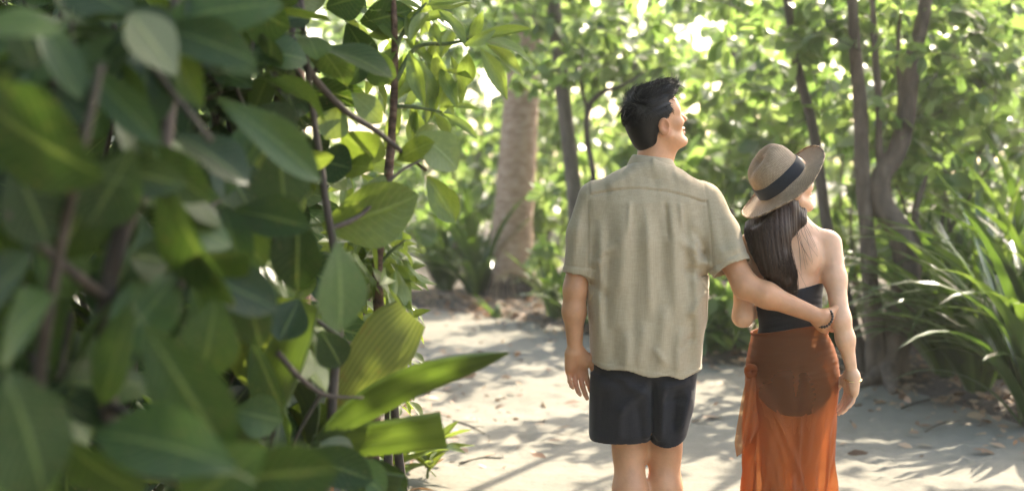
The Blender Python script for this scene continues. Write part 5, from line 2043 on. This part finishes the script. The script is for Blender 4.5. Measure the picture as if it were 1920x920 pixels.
for q in ((888, 72, 998, 57, 24, 4.0), (893, 70, 1013, 96, 28, 4.0), (880, 100, 876, 160, 36, 4.0), (900, 92, 956, 185, 34, 4.0), (915, 85, 990, 136, 26, 4.05), (880, 80, 905, 20, 22, 4.0), (870, 85, 935, 62, 20, 3.9),
          (768, 95, 798, 202, 32, 3.9), (790, 115, 828, 226, 28, 4.0), (818, 95, 838, 165, 28, 4.0), (832, 198, 898, 196, 12, 4.0), (832, 214, 900, 250, 20, 4.0), (826, 214, 855, 152, 24, 4.0), (845, 105, 880, 200, 22, 4.1),
          (760, 100, 730, 190, 30, 4.0), (745, 90, 700, 130, 26, 4.0), (780, 40, 850, 30, 24, 4.0), (800, 10, 870, -10, 26, 4.0), (790, 15, 760, 60, 24, 4.0), (810, 20, 850, 60, 24, 4.1), (775, 85, 760, 30, 22, 4.0), (740, 70, 690, 60, 26, 4.0),
          (770, 200, 800, 270, 26, 4.1), (780, 205, 770, 280, 26, 4.1), (750, 200, 720, 280, 28, 4.0), (815, 212, 850, 260, 22, 4.05), (735, 330, 700, 350, 26, 4.0), (730, 340, 770, 380, 26, 4.0)):
    px_leaf(bushC, *q, rs, mk='leaf_bright', kind='l')
for i in range(26):
    tip = W(660 + rs.rand() * 110, 440 + rs.rand() * 90, 3.9 + rs.rand() * .4) if i < 13 else W(650 + rs.rand() * 170, -60 + rs.rand() * 420, 4.0 + rs.rand() * .6)
    whorl(bushC, tip, rs.randn(3) * .5 + np.array([.4, -.3, .6]), 6, .13, rs, mk='leaf_bright', kind='l', aspect=.30, droop=.35)

# dense dark shrubs filling the left behind the near leaves
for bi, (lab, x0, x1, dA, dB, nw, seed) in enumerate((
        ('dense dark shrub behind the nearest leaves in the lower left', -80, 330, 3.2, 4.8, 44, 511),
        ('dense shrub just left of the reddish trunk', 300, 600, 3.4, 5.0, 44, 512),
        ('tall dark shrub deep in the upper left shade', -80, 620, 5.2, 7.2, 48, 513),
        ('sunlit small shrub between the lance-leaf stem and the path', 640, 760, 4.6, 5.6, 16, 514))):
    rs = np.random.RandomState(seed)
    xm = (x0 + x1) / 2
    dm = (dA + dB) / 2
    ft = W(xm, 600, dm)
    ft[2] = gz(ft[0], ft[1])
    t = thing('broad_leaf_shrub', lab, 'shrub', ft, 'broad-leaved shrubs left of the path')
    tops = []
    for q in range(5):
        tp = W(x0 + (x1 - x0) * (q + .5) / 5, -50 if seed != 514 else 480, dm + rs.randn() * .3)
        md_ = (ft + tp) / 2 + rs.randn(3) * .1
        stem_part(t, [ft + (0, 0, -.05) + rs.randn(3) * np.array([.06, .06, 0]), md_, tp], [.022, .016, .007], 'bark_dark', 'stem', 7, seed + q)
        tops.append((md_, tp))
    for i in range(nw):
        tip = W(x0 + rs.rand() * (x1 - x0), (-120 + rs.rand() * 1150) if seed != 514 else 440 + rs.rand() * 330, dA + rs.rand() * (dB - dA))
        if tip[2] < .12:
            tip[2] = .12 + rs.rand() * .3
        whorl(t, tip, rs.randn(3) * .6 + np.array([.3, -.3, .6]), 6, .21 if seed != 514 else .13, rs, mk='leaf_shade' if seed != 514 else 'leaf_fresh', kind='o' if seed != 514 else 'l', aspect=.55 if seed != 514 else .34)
        m0 = tops[rs.randint(5)][0]
        stem_part(t, [tip * .65 + m0 * .35, tip * .88 + m0 * .12 + rs.randn(3) * .02, tip], [.007, .005, .003], 'twig', 'twig', 5, i)

# ---- pleated palm seedlings ---------------------------------------------------------------------------------
def pleated(parent, left, right, mat, pleats, seed, depth=.007, rows=26, label=None, sag=.0):
    """blade between two edge curves (world points), folded into pleats that run along it"""
    Lc, Rc = catmull(left, rows), catmull(right, rows)
    cols = pleats * 2 + 1
    V, uv = [], []
    for i in range(rows):
        e = Rc[i] - Lc[i]
        w = np.linalg.norm(e) + 1e-6
        tn = Lc[min(i + 1, rows - 1)] - Lc[max(i - 1, 0)]
        nrm = unit(np.cross(e, tn) + 1e-9)
        if nrm[1] > 0:
            nrm = -nrm
        for j in range(cols):
            s = j / (cols - 1)
            z = depth * min(1, w / .04) * (1 if j % 2 else -1) + .10 * w * (1 - (2 * s - 1) ** 2)
            V.append(Lc[i] + e * s + nrm * z)
            uv.append((s - .5, i / (rows - 1)))
    Fc = [(i * cols + j, i * cols + j + 1, (i + 1) * cols + j + 1, (i + 1) * cols + j) for i in range(rows - 1) for j in range(cols - 1)]
    o = part('leaf', np.array(V), Fc, M[mat], parent, uv=np.array(uv), smooth=False, label=label)
    return o


def WP(pts, d):
    return [W(p[0], p[1], d + (p[2] if len(p) > 2 else 0)) for p in pts]


ft = W(585, 1480, 3.4)
ft[2] = gz(ft[0], ft[1])
seed1 = thing('palm_seedling', 'palm seedling with broad pleated leaves pointing out over the path', 'palm seedling', ft)
stem_part(seed1, [ft + (0, 0, -.05), W(580, 1100, 3.4), W(588, 900, 3.4), W(596, 815, 3.4)], [.03, .022, .016, .012], 'stem_green')
pleated(seed1, WP([(586, 826), (650, 756), (735, 704, -.05), (835, 674, -.08), (955, 659, -.05)], 3.35), WP([(592, 838), (690, 790, .04), (780, 742, .02), (860, 708, -.02), (956, 662, -.05)], 3.35), 'palm_leaf', 7, 1, label='long pointed pleated leaf over the sand')
pleated(seed1, WP([(586, 826), (650, 800), (735, 788), (826, 774)], 3.42), WP([(590, 846), (660, 856, .03), (740, 850, .05), (840, 838, .06)], 3.42), 'palm_leaf', 7, 2, label='short blunt-ended pleated leaf')
pleated(seed1, WP([(590, 820), (620, 720), (660, 640), (700, 585), (742, 563)], 3.62), WP([(604, 830), (680, 770), (738, 712), (775, 670), (798, 612)], 3.62), 'palm_leaf_old', 9, 3, label='upright yellowish ageing pleated leaf')
pleated(seed1, WP([(575, 830), (560, 760), (530, 700), (560, 620), (598, 572)], 3.5), WP([(590, 835), (600, 760), (585, 700), (600, 640), (606, 574)], 3.5), 'palm_leaf', 5, 4)
pleated(seed1, WP([(585, 840), (640, 860), (700, 880), (760, 890)], 3.3), WP([(585, 850), (630, 890), (690, 920), (740, 930)], 3.3), 'palm_leaf', 6, 5)
ft = W(330, 1500, 3.3)
ft[2] = gz(ft[0], ft[1])
seed2 = thing('palm_seedling', 'shaded palm seedling with tall striped blades inside the left shrubs', 'palm seedling', ft)
stem_part(seed2, [ft + (0, 0, -.05), W(345, 1100, 3.3), W(360, 900, 3.3)], [.03, .022, .014], 'stem_green')
pleated(seed2, WP([(350, 900), (300, 760), (250, 640), (235, 528)], 3.4), WP([(372, 900), (350, 760), (316, 640), (313, 528)], 3.4), 'palm_leaf', 6, 6)
pleated(seed2, WP([(360, 905), (420, 820), (470, 740), (500, 650), (560, 560)], 3.1), WP([(370, 915), (460, 850), (530, 770), (575, 670), (600, 575)], 3.1), 'palm_leaf', 7, 7)
pleated(seed2, WP([(340, 905), (270, 860), (180, 850), (90, 745)], 3.2), WP([(345, 920), (280, 900), (170, 890), (120, 775)], 3.2), 'palm_leaf_old', 5, 8)

# small pale seedlings at the near path edge
def rosette(label, px, d, n, L, seed, z=.02):
    rs = np.random.RandomState(seed)
    ft = W(px, 800, d)
    ft[2] = max(gz(ft[0], ft[1]), -.01)
    t = thing('seedling', label, 'plant', ft, 'small seedlings at the near path edge')
    stem_part(t, [ft + (0, 0, -.04), ft + (.01, 0, .09), ft + (.02, -.01, .17)], [.008, .006, .003], 'stem_green')
    for i in range(n):
        th = i * 2.4 + rs.rand() * .5
        ax = np.array([math.cos(th), math.sin(th), .35 + .7 * rs.rand()])
        put_leaf(t, ft + np.array([.01, 0, .04 + .12 * i / n]), ax, np.array([0, -.2, 1]) + rs.randn(3) * .2, L * (.6 + .6 * rs.rand()), L * .26, 'leaf_fresh', 'l', rs)


rosette('pale seedling on the sand below the blunt palm leaf', 800, 6.9, 14, .25, 31)
rosette('small seedling beside the palm seedling at the bottom edge', 735, 6.75, 13, .26, 32)
rosette('low seedling at the frame bottom under the big leaves', 690, 6.6, 12, .26, 33)

# ---- humid sunlit air between the trees ------------------------------------------------------------------------
def haze():
    m = bpy.data.materials.new('humid_air')
    m.use_nodes = True
    nt = m.node_tree
    nt.nodes.clear()
    out = nt.nodes.new('ShaderNodeOutputMaterial')
    pv = nt.nodes.new('ShaderNodeVolumePrincipled')
    pv.inputs['Color'].default_value = (.96, .97, .93, 1)
    pv.inputs['Density'].default_value = .0012
    pv.inputs['Anisotropy'].default_value = .6
    nt.links.new(pv.outputs[0], out.inputs['Volume'])
    x0, x1, y0, y1, z0, z1 = -155, 155, -65, 155, -1.3, 9.5
    V = [(x, y, z) for x in (x0, x1) for y in (y0, y1) for z in (z0, z1)]
    Fc = [(0, 1, 3, 2), (4, 6, 7, 5), (0, 4, 5, 1), (2, 3, 7, 6), (0, 2, 6, 4), (1, 5, 7, 3)]
    o = part('haze', np.array(V, float), Fc, m, None, smooth=False, kind='stuff')
    o['label'] = 'faint sunlit haze in the humid air between the trees'


haze()
